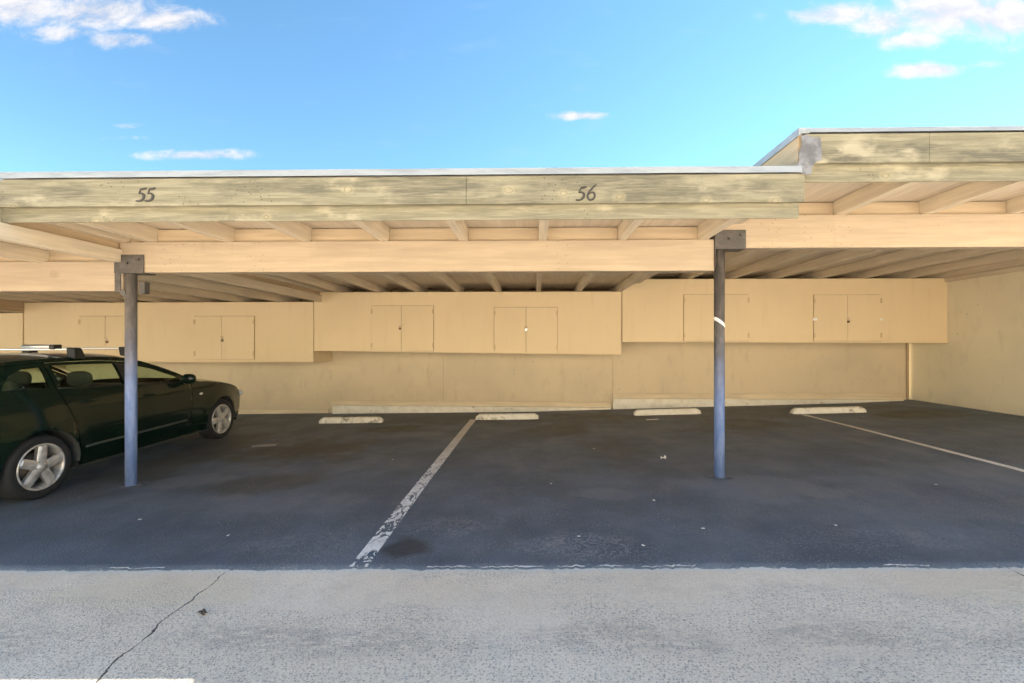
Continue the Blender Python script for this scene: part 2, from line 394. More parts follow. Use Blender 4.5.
def stop_mat(name, seed, dirty):
    m = Mat(name)
    a = m.noise(6, 6, .7, m.map((1, 1, 1), (seed, seed, 0))); f = m.noise(60, 3)
    c = m.mix(m.step(a, .4, .65), (.86, .83, .72), (.76, .72, .60))
    c = m.mix(m.math('MULTIPLY', m.step(m.noise(4.5, 7, .72, m.map((1, 1, 1), (seed + 2, 0, 0))), .62 - .16 * dirty, .70 - .1 * dirty), .5 + .4 * dirty), c, (.15, .125, .085))
    c = m.mix(m.math('MULTIPLY', m.step(m.vor(22), .16, .08), .4), c, (.2, .17, .12))
    return m.done(c, .85, m.math('ADD', a, f), .4, .01)
for k, d in enumerate((.85, .5, .2, .3)): MAT['stop%d' % k] = stop_mat('wheel_stop_concrete_%d' % k, k * 3.1, d)
MAT['kerb'] = stop_mat('white_kerb', 21, .12)

# car materials
def simple(name, col, rough=.5, metal=0.0, **kw):
    return Mat(name).done(col, rough, metal=metal, **kw)
m = Mat('car_paint')
dust = m.noise(6, 5, .6)
MAT['paint'] = m.done((.004, .0125, .0075), .16, Coat_Weight=.15, Coat_Roughness=.02, spec=.28)
MAT['blackplastic'] = simple('black_plastic', (.014, .015, .014), .5)
MAT['liner'] = simple('dusty_liner', (.045, .05, .048), .85)
MAT['moulding'] = simple('grey_moulding', (.06, .07, .062), .4)
MAT['rubber'] = Mat('tyre_rubber').done((.018, .018, .018), .75)
m = Mat('alloy')
MAT['alloy'] = m.done(m.mix(m.step(m.noise(14, 5), .4, .7), (.62, .60, .57), (.42, .40, .37)), .34, metal=.45)
MAT['disc'] = simple('brake_disc', (.10, .085, .07), .5, .6)
MAT['silver'] = simple('silver_bar', (.70, .70, .70), .3, .8)
MAT['seat'] = simple('seat_cloth', (.045, .055, .045), .85)
MAT['cabin'] = simple('cabin_trim', (.03, .035, .03), .8)
MAT['amber'] = simple('side_repeater', (.75, .72, .66), .3)
MAT['red'] = simple('tail_lamp_red', (.25, .01, .01), .2)
MAT['lens'] = simple('lamp_lens', (.6, .62, .62), .15)
m = Mat('car_glass')
tr = m.n('BsdfTransparent', None, Color=(.74, .84, .72, 1)); gl = m.n('BsdfGlossy', None, Roughness=.02, Color=(1, 1, 1, 1))
lw = m.n('LayerWeight', None, Blend=.5)
fr = m.math('ADD', m.math('MULTIPLY', m.math('POWER', lw.outputs['Facing'], 4.0), .55), .05)
mx = m.n('MixShader', None, Fac=fr); m.nt.links.new(tr.outputs[0], mx.inputs[1]); m.nt.links.new(gl.outputs[0], mx.inputs[2])
m.nt.links.new(mx.outputs[0], m.out.inputs[0]); MAT['glass'] = m.m
MAT['brass'] = simple('padlock_bronze', (.16, .10, .045), .4, .7)
MAT['chrome'] = simple('padlock_steel', (.78, .78, .78), .25, .8)
MAT['hinge'] = painted_wood('hinge_paint', (.66, .50, .29), 'z', .4, 3.3, knots=False)
MAT['whitemark'] = simple('white_latch', (.85, .84, .80), .5)
MAT['paper'] = simple('paper_white', (.80, .79, .76), .8)
MAT['card'] = simple('grey_paper', (.36, .35, .33), .85)
MAT['leaf'] = simple('dry_leaf', (.22, .13, .06), .8)
MAT['leafdark'] = simple('dark_leaf', (.05, .045, .04), .8)

# ------------------------------------------------------------------ ground
def sheet(xs, ys, dz, front=None):
    bm = BM(); rows = []
    for j, y in enumerate(ys):
        row = []
        for x in xs:
            yy = y
            if front and j == 0: yy = y + front(x)
            row.append(bm.verts.new((x, yy, g(x, yy) + dz)))
        rows.append(row)
    for a, b in zip(rows, rows[1:]):
        for i in range(len(xs) - 1): bm.faces.new((a[i], a[i + 1], b[i + 1], b[i]))
    return bm, rows
bm = BM()
for q in ((-900, -900), (900, -900), (900, 900), (-900, 900)): bm.verts.new((*q, -.6))
bm.faces.new(bm.verts[:]); struct('ground', bm, MAT['soil'])
ys = list(np.arange(-40, 0, 2.0)) + list(np.arange(0, 3.31, .15))
bm, _ = sheet(list(np.arange(-40, -8, 2.0)) + list(np.arange(-8, 10, .5)) + list(np.arange(10, 41, 2.0)), ys, 0.0)
struct('driveway', bm, MAT['concrete'], True)
def ragged(x):
    return .022 * noise.noise((x * 3.1, 2.2, 0)) + .016 * noise.noise((x * 11.0, 5.2, 0)) + .018 * noise.noise((x * 30.0, 7.0, 0))
xs = list(np.arange(-14, -6, .3)) + list(np.arange(-6, 7, .02)) + list(np.arange(7, 9.3, .3))
ys = [3.047, 3.12] + list(np.arange(3.3, 10.8, .25))
bm, rows = sheet(xs, ys, .012, ragged)
low = [bm.verts.new((v.co.x, v.co.y - .006, v.co.z - .02)) for v in rows[0]]
for i in range(len(low) - 1): bm.faces.new((low[i], low[i + 1], rows[0][i + 1], rows[0][i]))
struct('asphalt', bm, MAT['asphalt'], True)
GA = lambda x, y: g(x, y) + .012
def edge_dash(x0, x1):
    "remains of a white edge line, chipped along the asphalt lip"
    bm = BM(); prev = None; x = x0
    while x <= x1:
        y = 3.047 + ragged(x) - .001; wd_ = max(.0, .010 + .022 * noise.noise((x * 9, 8, 0)))
        a = bm.verts.new((x, y, GA(x, y) + .003)); b = bm.verts.new((x, y + wd_, GA(x, y + wd_) + .003))
        if prev and wd_ > .002: bm.faces.new((prev[0], a, b, prev[1]))
        prev = (a, b); x += .02
    return struct('edge_line', bm, MAT['line2'])
for q in ((-2.9, -2.5), (-.72, .08), (.16, .62), (.72, 1.1), (2.3, 2.6)): edge_dash(*q)

def line_strip(name, x0, x1, ya, yb, w, mat, ragged_end=0):
    bm = BM(); n = 60; prev = None
    for i in range(n + 1):
        t = i / n; y = ya + (yb - ya) * t; xc = x0 + (x1 - x0) * t
        e0 = .004 * noise.noise((y * 9, 1, 0)); e1 = .004 * noise.noise((y * 9, 4, 0))
        a = bm.verts.new((xc - w / 2 + e0, y, GA(xc, y) + .004)); b = bm.verts.new((xc + w / 2 + e1, y, GA(xc, y) + .004))
        if prev: bm.faces.new((prev[0], prev[1], b, a))
        prev = (a, b)
    return struct(name, bm, mat)
line_strip('parking_line', -1.19, -1.24, 3.052, 9.25, .124, MAT['line'])
line_strip('parking_line', 5.32, 5.22, 3.1, 8.93, .105, MAT['line2'])

# ------------------------------------------------------------------ carport
YF, YB, YBACK = 3.75, 4.90, 10.62        # fascia front, beam front, back end of the roof
cp = thing('carport', 'long open tan wooden carport with stepped flat roofs, weathered fascia and two steel posts', 'carport', (0, 4.92, 0))
SEC = [ # x0, x1, beam top, beam bottom, front sag, fascia (bottom, top), trim bottom, metal top, deck bottom, deck top, beam ends, rafter x list
    dict(x0=-17.4, x1=-11.02, bt=2.20, bb=1.89, sag=.02, f=(2.27, 2.50), t=2.14, mt=2.56, db=2.37, dt=2.51, b=(-17.4, -11.0), r=[-11.10 - .87 * k for k in range(6)]),
    dict(x0=-11.02, x1=-4.575, bt=2.42, bb=2.092, sag=.02, f=(2.36, 2.60), t=2.235, mt=2.66, db=2.565, dt=2.70, b=(-10.98, -4.515), r=[-4.61 - .87 * k for k in range(8)], yf=3.42),
    dict(x0=-4.575, x1=2.205, bt=2.629, bb=2.295, sag=0, f=(2.667, 2.895), t=2.551, mt=2.957, db=2.787, dt=2.93, b=(-4.545, 1.925), r=[-4.56] + [-4.252 + .86 * k for k in range(8)]),
    dict(x0=2.205, x1=8.95, bt=2.887, bb=2.535, sag=0, f=(2.982, 3.218), t=2.846, mt=3.262, db=3.04, dt=3.235, b=(1.935, 8.55), r=[2.31, 3.21, 4.12, 5.03, 5.94, 6.84, 7.74, 8.46]),
]
def digit_mesh(strokes, ox, oz, h, y):
    "strokes with swelling width, extruded 6 mm proud of the board"
    bm = BM()
    for pts in strokes:
        P = [Vector((a, b, w)) for a, b, w in pts]; samp = []
        Q = [P[0] * 2 - P[1]] + P + [P[-1] * 2 - P[-2]]
        for i in range(1, len(Q) - 2):
            for k in range(7):
                t = k / 7
                samp.append(.5 * ((2 * Q[i]) + (Q[i + 1] - Q[i - 1]) * t + (2 * Q[i - 1] - 5 * Q[i] + 4 * Q[i + 1] - Q[i + 2]) * t * t + (3 * Q[i] - Q[i - 1] - 3 * Q[i + 1] + Q[i + 2]) * t ** 3))
        samp.append(P[-1]); ring = []
        for i, s in enumerate(samp):
            d = samp[min(i + 1, len(samp) - 1)] - samp[max(i - 1, 0)]; L = math.hypot(d.x, d.y) or 1
            nx, nz = -d.y / L, d.x / L; q = []
            for sg in (1, -1):
                for yy in (y - .006, y + .003):
                    q.append(bm.verts.new((ox + h * (s.x + .22 * s.y * .5 + sg * nx * s.z / 2), yy, oz + h * (s.y + sg * nz * s.z / 2))))
            ring.append(q)
        for a, b in zip(ring, ring[1:]):
            for i, j in ((0, 1), (1, 3), (3, 2), (2, 0)): bm.faces.new((a[i], a[j], b[j], b[i]))
        for a in (ring[0], ring[-1]): bm.faces.new((a[0], a[1], a[3], a[2]))
    return bm
FIVE = [[(.24, .93, .13), (.42, .95, .16), (.66, 1.02, .10)], [(.25, .98, .07), (.17, .78, .07), (.12, .56, .07)],
        [(.12, .58, .08), (.34, .60, .13), (.52, .44, .18), (.50, .20, .17), (.30, .03, .12), (.06, .0, .12), (-.06, .05, .10)]]
SIX = [[(.70, 1.20, .06), (.50, 1.02, .13), (.26, .72, .15), (.12, .40, .16), (.18, .12, .13), (.38, .0, .11), (.60, .12, .14), (.66, .36, .16), (.54, .58, .12), (.34, .58, .09), (.20, .44, .07)]]

for i, s in enumerate(SEC):
    x0, x1 = s['x0'], s['x1']; sag = s['sag']; YF = s.get('yf', 3.75)
    e = .0015 * (i - 1)
    if i > 0:
        L = [x0]
        # fascia boards butt end to end
        joints = {1: [-8.2], 2: [-.56], 3: [3.2, 7.4]}[i]
        xf0 = x0 - (.11 if i == 2 else 0)
        ends = [xf0 + .002] + joints + [x1 + (.0 if i != 2 else 0)]
        bd = []
        for a, b in zip(ends, ends[1:]):
            bd.append(obj('fascia_board', bx(a + .001, b - .001, YF, YF + .038, s['f'][0], s['f'][1]), MAT['fascia' if i != 3 else 'fascia2'], cp, bevel=.004))
        if i == 2:
            h = .107
            n1 = BM(); a = digit_mesh(FIVE, X_at(137, YF), Z_at(144, 201.3, YF), h, YF - .001); b = digit_mesh(FIVE, X_at(146, YF), Z_at(144, 201.3, YF), h, YF - .001)
            for k in (a, b):
                me = bpy.data.meshes.new('tmp'); k.to_mesh(me); k.free(); n1.from_mesh(me); bpy.data.meshes.remove(me)
            o = obj('house_number', n1, MAT['num'], bd[0], label='black italic number 55')
            n1 = BM(); a = digit_mesh(FIVE, X_at(576.6, YF), Z_at(585, 200.3, YF), h, YF - .001); b = digit_mesh(SIX, X_at(585.6, YF), Z_at(585, 200.3, YF), h, YF - .001)
            for k in (a, b):
                me = bpy.data.meshes.new('tmp'); k.to_mesh(me); k.free(); n1.from_mesh(me); bpy.data.meshes.remove(me)
            o = obj('house_number', n1, MAT['num'], bd[1], label='black italic number 56')
        tx1 = x1 - (.012 if i == 2 else 0)
        obj('fascia_trim', bx(xf0 + .003, tx1, YF + .062, YF + .0785, s['t'], s['f'][0] + .09), MAT['trim'], cp, bevel=.004)
        # folded metal drip edge: lip down the front, flange on the roof
        bm = BM(); dx0, dx1 = (xf0 + .004, x1 - (.03 if i == 2 else 0)); n = 40
        rows = []
        for k in range(n + 1):
            x = dx0 + (dx1 - dx0) * k / n
            w = .004 * noise.noise((x * 1.3, i * 7, 0)) + .0025 * noise.noise((x * 5, i * 3, 0))
            rows.append([bm.verts.new(q) for q in ((x, YF - .014 + w, s['f'][1] + .009 + w), (x, YF - .010, s['mt'] + w * .4), (x, YF + .12, s['mt'] + .002), (x, YF + .5, s['dt'] + .012))])
        for a, b in zip(rows, rows[1:]):
            for q in range(3): bm.faces.new((a[q], b[q], b[q + 1], a[q + 1]))
        obj('drip_edge', bm, MAT['drip'], cp, solid=.003)
    # deck: boards below, felt above
    yb = YBACK
    d = BM()
    hexa(d, [(x0 + .004, YF + .082, s['db'] - sag), (x1 - .004, YF + .082, s['db'] - sag), (x1 - .004, yb, s['db']), (x0 + .004, yb, s['db']),
             (x0 + .004, YF + .082, s['db'] + .03 - sag), (x1 - .004, YF + .082, s['db'] + .03 - sag), (x1 - .004, yb, s['db'] + .03), (x0 + .004, yb, s['db'] + .03)])
    obj('roof_deck', d, MAT['deck'], cp)
    d = BM()
    hexa(d, [(x0 + .004, YF + .077, s['db'] + .032 - sag), (x1 - .004, YF + .077, s['db'] + .032 - sag), (x1 - .004, yb, s['db'] + .032), (x0 + .004, yb, s['db'] + .032),
             (x0 + .004, YF + .077, s['dt']), (x1 - .004, YF + .077, s['dt']), (x1 - .004, yb, s['dt']), (x0 + .004, yb, s['dt'])])
    obj('roof_felt', d, MAT['felt'], cp)
    obj('beam', bx(s['b'][0], s['b'][1], YB, YB + .135, s['bb'], s['bt']), MAT['beam'], cp, bevel=.006)
    # rafters
    rs = sorted(s['r']); w = .09
    for x in rs:
        d = BM(); zt = s['db'] - .002; z0 = s['bt'] + .001
        hexa(d, [(x, YF + .082, z0 - sag), (x + w, YF + .082, z0 - sag), (x + w, yb - .12, z0), (x, yb - .12, z0),
                 (x, YF + .082, zt - sag), (x + w, YF + .082, zt - sag), (x + w, yb - .12, zt), (x, yb - .12, zt)])
        obj('rafter', d, MAT['rafter'], cp, bevel=.004)
    for a, b in zip(rs, rs[1:]):
        if b - a > .3:
            obj('blocking', bx(a + w + .003, b - .003, YB + .045, YB + .085, s['bt'] + .002, s['db'] - .012), MAT['block'], cp, bevel=.003)
    obj('back_closure', bx(x0 + .01, x1 - .01, yb + .003, yb + .06, s['bb'] - .2, s['dt'] - .01), MAT['riser'], cp)
# risers that close the roof steps
obj('step_riser', bx(-4.580, -4.5745 + .012, YF + .085, YBACK - .14, 2.445, 2.785), MAT['riser'], cp)
obj('step_riser', bx(-11.03, -11.0, YF + .085, YBACK - .14, 2.22, 2.563), MAT['riser'], cp)
obj('step_riser', bx(2.165, 2.202, YF + .03, YBACK - .14, 2.932, 3.232), MAT['riser'], cp)
d = BM()
hexa(d, [(2.150, YF - .008, 3.205), (2.160, YF - .008, 3.205), (2.160, YBACK - .14, 3.205), (2.150, YBACK - .14, 3.205),
         (2.150, YF - .008, 3.264), (2.215, YF - .008, 3.264), (2.215, YBACK - .14, 3.264), (2.150, YBACK - .14, 3.264)])
obj('drip_edge', d, MAT['drip'], cp)
obj('drip_corner', bx(2.148, 2.24, YF - .0105, YF + .10, 3.222, 3.2655), MAT['drip'], cp, bevel=.003)
# galvanised corner flashing, cut raggedly
bm = BM()
poly = [(2.128, 2.945), (2.14, 2.905), (2.215, 2.885), (2.25, 2.89), (2.262, 2.955), (2.29, 2.99), (2.335, 3.0), (2.335, 3.10), (2.325, 3.185), (2.25, 3.19), (2.215, 3.21), (2.17, 3.20), (2.178, 3.13), (2.150, 3.06), (2.158, 3.0)]
f = bm.faces.new([bm.verts.new((a, YF - .004, b)) for a, b in poly])
r = bmesh.ops.extrude_face_region(bm, geom=[f]); bmesh.ops.translate(bm, verts=[q for q in r['geom'] if isinstance(q, bmesh.types.BMVert)], vec=(0, -.003, 0))
obj('corner_flashing', bm, MAT['flash'], cp)
# ledger strip on the end wall
obj('ledger', bx(8.49, 8.552, 5.1, 9.58, 2.80, 2.883), MAT['rafter'], cp, bevel=.004)

# posts
def bolt(bm, x, y, z):
    lathe(bm, [(.0001, y - .016), (.012, y - .016), (.014, y - .008), (.014, y)], (x, 0, z), 'y', 6)
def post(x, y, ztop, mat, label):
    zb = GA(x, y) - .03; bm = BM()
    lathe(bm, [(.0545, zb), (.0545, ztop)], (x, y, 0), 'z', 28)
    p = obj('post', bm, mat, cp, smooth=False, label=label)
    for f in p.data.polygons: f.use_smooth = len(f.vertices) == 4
    # patch of broken asphalt round the foot
    bm = BM(); zz = GA(x, y); ring = []
    c0 = bm.verts.new((x, y, zz + .006))
    for k in range(22):
        a = 2 * math.pi * k / 22; r = .12 * (1 + .35 * noise.noise((math.cos(a) * 1.7 + x, math.sin(a) * 1.7, 3)))
        ring.append(bm.verts.new((x + r * 1.25 * math.cos(a), y + r * math.sin(a), GA(x, y) + .0045)))
    for k in range(22): bm.faces.new((c0, ring[k], ring[(k + 1) % 22]))
    obj('post_footing', bm, MAT['patch'], p)
    return p
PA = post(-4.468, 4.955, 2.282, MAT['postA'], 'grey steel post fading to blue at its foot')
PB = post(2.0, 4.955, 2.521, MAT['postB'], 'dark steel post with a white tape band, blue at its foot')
def saddle(p, x0, x1, z0, z1, skew=0.0):
    bm = BM()
    hexa(bm, [(x0, YB - .014, z0), (x1, YB - .014, z0), (x1, YB - .003, z0), (x0, YB - .003, z0), (x0, YB - .014, z1 - skew), (x1, YB - .014, z1), (x1, YB - .003, z1), (x0, YB - .003, z1 - skew)])
    hexa(bm, [(x0, YB + .138, z0), (x1, YB + .138, z0), (x1, YB + .149, z0), (x0, YB + .149, z0), (x0, YB + .138, z1), (x1, YB + .138, z1), (x1, YB + .149, z1), (x0, YB + .149, z1)])
    box(bm, x0, x1, YB - .0025, YB + .1375, z0, z0 + .010)
    b = obj('saddle_bracket', bm, MAT['steel'], p, bevel=.002)
    for fx__, dz__ in ((.45, .11), (.83, .15)):
        bm = BM(); bolt(bm, x0 + (x1 - x0) * fx__, YB - .0145, z0 + dz__); obj('bolt', bm, MAT['steel'], p)
saddle(PA, -4.597, -4.268, 2.284, 2.487)
saddle(PB, 1.932, 2.255, 2.523, 2.725, .0)
# cheek plates by the post heads
obj('cheek_plate', bx(-4.592, -4.525, YB - .013, YB - .003, 2.09, 2.282), MAT['steel'], PA, bevel=.002)
bm = BM(); hexa(bm, [(-4.51, 4.91, 2.03), (-4.48, 4.91, 2.03), (-4.48, 4.99, 2.03), (-4.51, 4.99, 2.03), (-4.575, 4.89, 2.105), (-4.48, 4.89, 2.105), (-4.48, 5.01, 2.105), (-4.575, 5.01, 2.105)])
obj('gusset', bm, MAT['steel'], PA)
obj('side_clip', bx(-4.386, -4.32, 4.96, 5.03, 2.07, 2.20), MAT['steel'], PA, bevel=.002)
obj('cheek_plate', bx(1.926, 1.9315, YB - .02, YB + .13, 2.32, 2.70), MAT['steel'], PB)
bm = BM(); n = 28; rings = []
for dz, dr in ((0, .0), (0, .0015), (.04, .0015), (.04, 0)):
    rings.append([bm.verts.new((2.0 + (.0548 + dr) * math.cos(2 * math.pi * k / n), 4.955 + (.0548 + dr) * math.sin(2 * math.pi * k / n), 1.722 + dz - .80 * .055 * math.cos(2 * math.pi * k / n))) for k in range(n)])
for a, b in zip(rings, rings[1:]):
    for k in range(n): bm.faces.new((a[k], a[(k + 1) % n], b[(k + 1) % n], b[k]))
obj('tape_band', bm, MAT['tape'], PB, smooth=True)

# ------------------------------------------------------------------ walls
YW = 10.5
bw = thing('back_wall', 'dull tan back wall under the hanging storage cabinets', 'wall', (0, YW, 0))
def wall_piece(name, x0, x1, y, zt, mat):
    bm = BM(); hexa(bm, [(x0, y, -.5), (x1, y, -.5), (x1, y + .15, -.5), (x0, y + .15, -.5), (x0, y, zt), (x1, y, zt), (x1, y + .15, zt), (x0, y + .15, zt)])
    return obj(name, bm, mat, bw, bevel=.004)
seams = [-17, -11.0, -2.1, 1.80, 8.48]
tops = [2.19, 2.41, 2.62, 2.88]
for a, b, t in zip(seams, seams[1:], tops): wall_piece('wall_panel', a + .002, b - .002, YW, t, MAT['wall'])
wall_piece('wall_core', -17, 8.5, YW + .152, 2.15, MAT['dark'])
# base trim strips along the foot of the wall
def strip(name, xa, xb, za, zb, ha, hb, y0, y1, mat, par):
    bm = BM(); hexa(bm, [(xa, y0, za - ha), (xb, y0, zb - hb), (xb, y1, zb - hb), (xa, y1, za - ha), (xa, y0, za), (xb, y0, zb), (xb, y1, zb), (xa, y1, za)])
    return obj(name, bm, mat, par, bevel=.005)
zz = lambda px, py: Z_at(px, py, YW - .03)
strip('base_trim', X_at(330, YW), X_at(611, YW), zz(330, 400.5), zz(611, 402.2), .45, .45, YW - .03, YW - .002, MAT['basetrim'], bw)
strip('base_trim', X_at(612.5, YW), X_at(903, YW), zz(612.5, 393.3), zz(903, 393.0), .45, .45, YW - .031, YW - .002, MAT['basetrim'], bw)
strip('base_trim', -10.9, X_at(329, YW), zz(100, 410), zz(329, 409.5), .45, .45, YW - .029, YW - .002, MAT['basetrim'], bw)
bm = BM(); box(bm, 8.43, 8.478, YW - .04, YW - .002, .27, 1.55); obj('corner_batten', bm, MAT['riser'], bw, bevel=.004)
# white kerbs at the wall foot
def kerb(xa, xb, za, zb, label):
    n = 24; bm = BM(); prev = None; y1 = YW - .034; y0 = y1 - .11
    for k in range(n + 1):
        t = k / n; x = xa + (xb - xa) * t; z = za + (zb - za) * t + .006 * noise.noise((x * 2.2, 3, 0)); j = .008 * noise.noise((x * 3, 9, 0))
        q = [bm.verts.new(c) for c in ((x, y0 + j, -.4), (x, y0 + j, z - .012), (x, y0 + .012 + j, z), (x, y1, z), (x, y1, -.4))]
        if prev:
            for i in range(4): bm.faces.new((prev[i], q[i], q[i + 1], prev[i + 1]))
        else: bm.faces.new(q)
        prev = q
    bm.faces.new(prev)
    return tag(obj('wall_kerb', bm, MAT['kerb']), label, 'kerb')
yk = YW - .14
kerb(X_at(332.5, yk), X_at(611, yk), Z_at(332, 405.3, yk), Z_at(611, 407.7, yk), 'white kerb along the wall foot sinking into the asphalt, behind the two left wheel stops')
kerb(X_at(613, yk), X_at(904, yk), Z_at(613, 398.6, yk), Z_at(904, 400.0, yk), 'higher white kerb along the wall foot, running from mid wall into the right corner')
sw = thing('side_wall', 'stained cream stucco end wall closing the right side of the carport', 'wall', (8.56, 7, 0))
bm = BM(); hexa(bm, [(8.56, 3.95, -.5), (8.80, 3.95, -.5), (8.80, 10.65, -.5), (8.56, 10.65, -.5), (8.56, 3.95, 3.03), (8.80, 3.95, 3.03), (8.80, 10.65, 3.03), (8.56, 10.65, 3.03)])
obj('wall_slab', bm, MAT['sidewall'], sw, bevel=.006)

# ------------------------------------------------------------------ storage cabinets hung from the wall
YC = 9.59
def padlock(px, py, mat, label, s=1.0):
    x, z = X_at(px, YC - .02), Z_at(px, py, YC - .02)
    y = YC - .035
    t = thing('padlock', label, 'padlock', (x, y, z - .05), 0, 'padlocks on the cabinet doors')
    bm = BM(); box(bm, x - .024 * s, x + .024 * s, y - .011, y + .011, z - .045 * s, z); obj('lock_body', bm, mat, t, bevel=.005)
    bm = BM(); tube(bm, [(x - .015 * s, y, z - .002), (x - .015 * s, y, z + .022 * s), (x - .009 * s, y, z + .034 * s), (x, y, z + .039 * s), (x + .009 * s, y, z + .034 * s), (x + .015 * s, y, z + .022 * s), (x + .015 * s, y, z - .002)], .0045 * s, 8)
    obj('shackle', bm, MAT['chrome'], t, smooth=True)
def cabinet(x0, x1, zt0, zt1, zb0, zb1, doors, label, dsh=0.0):
    t = thing('storage_cabinet', label, 'cabinet', ((x0 + x1) / 2, YC + .45, min(zb0, zb1)), 0, 'storage cabinets hung along the back wall')
    yb = YW - .004
    bm = BM(); hexa(bm, [(x0, YC, zb0), (x1, YC, zb1), (x1, yb, zb1), (x0, yb, zb0), (x0, YC, zt0), (x1, YC, zt1), (x1, yb, zt1), (x0, yb, zt0)])
    obj('cabinet_body', bm, MAT['cab'], t, bevel=.006)
    bm = BM(); hexa(bm, [(x0 + .003, YC - .012, zb0 - .003), (x1 - .003, YC - .012, zb1 - .003), (x1 - .003, YC - .002, zb1 - .003), (x0 + .003, YC - .002, zb0 - .003),
                         (x0 + .003, YC - .012, zb0 + .02), (x1 - .003, YC - .012, zb1 + .02), (x1 - .003, YC - .002, zb1 + .02), (x0 + .003, YC - .002, zb0 + .02)])
    obj('bottom_rail', bm, MAT['cab2'], t, bevel=.003)
    for (pl, pm, pr, pt, pb, lockx) in doors:
        xl, xm, xr = X_at(pl, YC), X_at(pm, YC), X_at(pr, YC); za, zb = Z_at(pm, pb, YC), Z_at(pm, pt, YC)
        # dark rebate round the pair of leaves
        obj('door_rebate', bx(xl - .006, xr + .006, YC - .004, YC - .0015, za - .004, zb + .007), MAT['rebate'], t)
        for side, (a, b) in enumerate(((xl, xm - .003), (xm + .003, xr))):
            d = obj('door', bx(a, b, YC - .020, YC - .0045, za, zb), MAT['cab2'], t, bevel=.003)
            hx = a + .012 if side == 0 else b - .012
            for hz in (zb - .12, za + .12):
                bm = BM(); box(bm, hx - .016, hx + .016, YC - .0245, YC - .0205, hz - .05, hz + .05)
                lathe(bm, [(.006, hz - .05), (.006, hz + .05)], (hx - .012 if side == 0 else hx + .012, YC - .026, 0), 'z', 8)
                obj('hinge', bm, MAT['hinge'], d)
            if side == 1:
                bm = BM(); zl = Z_at(pm, lockx, YC); box(bm, xm - .03, xm + .045, YC - .0275, YC - .0205, zl - .006, zl + .016); obj('hasp', bm, MAT['hinge'], d, bevel=.002)
    return t
cabL = cabinet(-11.0, X_at(313.3, YC), 2.413, 2.417, 1.145, 1.13, [(80, 106, 132, 316.3, 359, 338), (194.8, 222.3, 254.6, 316.3, 359.2, 337)], 'lower tan storage cabinet behind the dark green car, left of the middle one')
cab0 = cabinet(-16.5, -11.03, 2.19, 2.19, .95, .95, [], 'plain tan cabinet end at the far left edge, above the car roof')
cabM = cabinet(X_at(314, YC), X_at(621.5, YC), 2.624, 2.624, 1.376, 1.296, [(371.6, 401.6, 433.6, 305.8, 351, 325.5), (494.3, 526, 557.5, 307.5, 353, 327)], 'middle tan storage cabinet, its bottom edge sloping, between the two posts')
cabR = cabinet(X_at(622.3, YC), 8.553, 2.882, 2.882, 1.565, 1.540, [(683.6, 716, 748.5, 294.6, 341, 318), (813.5, 847, 881, 295, 341, 318.5)], 'highest tan storage cabinet, reaching the right end wall behind the second post')
obj('latch_mark', bx(X_at(812, YC), X_at(816.5, YC), YC - .0295, YC - .0250, Z_at(815, 320.6, YC), Z_at(815, 318, YC)), MAT['whitemark'], cabR)
obj('latch_mark', bx(X_at(879.4, YC), X_at(881.4, YC), YC - .0295, YC - .0250, Z_at(880, 320.6, YC), Z_at(880, 318.3, YC)), MAT['whitemark'], cabR)
padlock(107.5, 341.0, MAT['brass'], 'dark padlock on the cabinet doors above the car roof, leftmost of five')
padlock(222.6, 339.5, MAT['brass'], 'brown padlock on the low cabinet doors above the car bonnet')
padlock(400.2, 327.6, MAT['brass'], 'dark bronze padlock on the left door pair of the middle cabinet')
padlock(526.2, 328.6, MAT['chrome'], 'shiny silver padlock on the right door pair of the middle cabinet')
padlock(848.0, 320.6, MAT['brass'], 'dark bronze padlock on the right door pair of the highest cabinet')

# ------------------------------------------------------------------ wheel stops
def wheel_stop(pl, pr, Y, mat, label, rot=0.0):
    xa, xb = X_at(pl, Y), X_at(pr, Y); xc = (xa + xb) / 2; L = (xb - xa) / 2
    bm = BM(); n = 18; prev = None
    for k in range(n + 1):
        u = -1 + 2 * k / n; x = u * L
        end = max(0, (abs(u) - .90) / .10)
        hh = .105 - .045 * end + .004 * noise.noise((x * 5 + pl, 1, 0)); w = .095 - .02 * end; tw = .06 - .012 * end
        j = .004 * noise.noise((x * 8 + pl, 5, 0))
        q = [bm.verts.new(c) for c in ((x, -w + j, -.03), (x, -w + j, .012), (x, -tw + j, hh - .012), (x, -tw + .014, hh), (x, tw - .014, hh), (x, tw, hh - .012), (x, w, .012), (x, w, -.03))]
        if prev:
            for i in range(7): bm.faces.new((prev[i], prev[i + 1], q[i + 1], q[i]))
        else: bm.faces.new(q)
        prev = q
    bm.faces.new(prev)
    o = obj('wheel_stop', bm, mat)
    o.location = (xc, Y + .09, GA(xc, Y))
    sl = math.atan2(GA(xb, Y) - GA(xa, Y), xb - xa)
    o.rotation_euler = (0, -sl, rot)
    return tag(o, label, 'wheel stop', 'concrete wheel stops in front of the wall')
wheel_stop(318.5, 381.5, 8.96, MAT['stop0'], 'dirty patchy concrete wheel stop nearest the car', .01)
wheel_stop(475.5, 538.5, 9.23, MAT['stop1'], 'worn cream wheel stop beside the far end of the middle white line', -.01)
wheel_stop(635, 701.5, 9.36, MAT['stop2'], 'pale wheel stop just left of the second post, paper flat in front', .0)
wheel_stop(794.5, 867, 9.02, MAT['stop3'], 'longest cream wheel stop in the right bay at the end of the thin line', -.015)

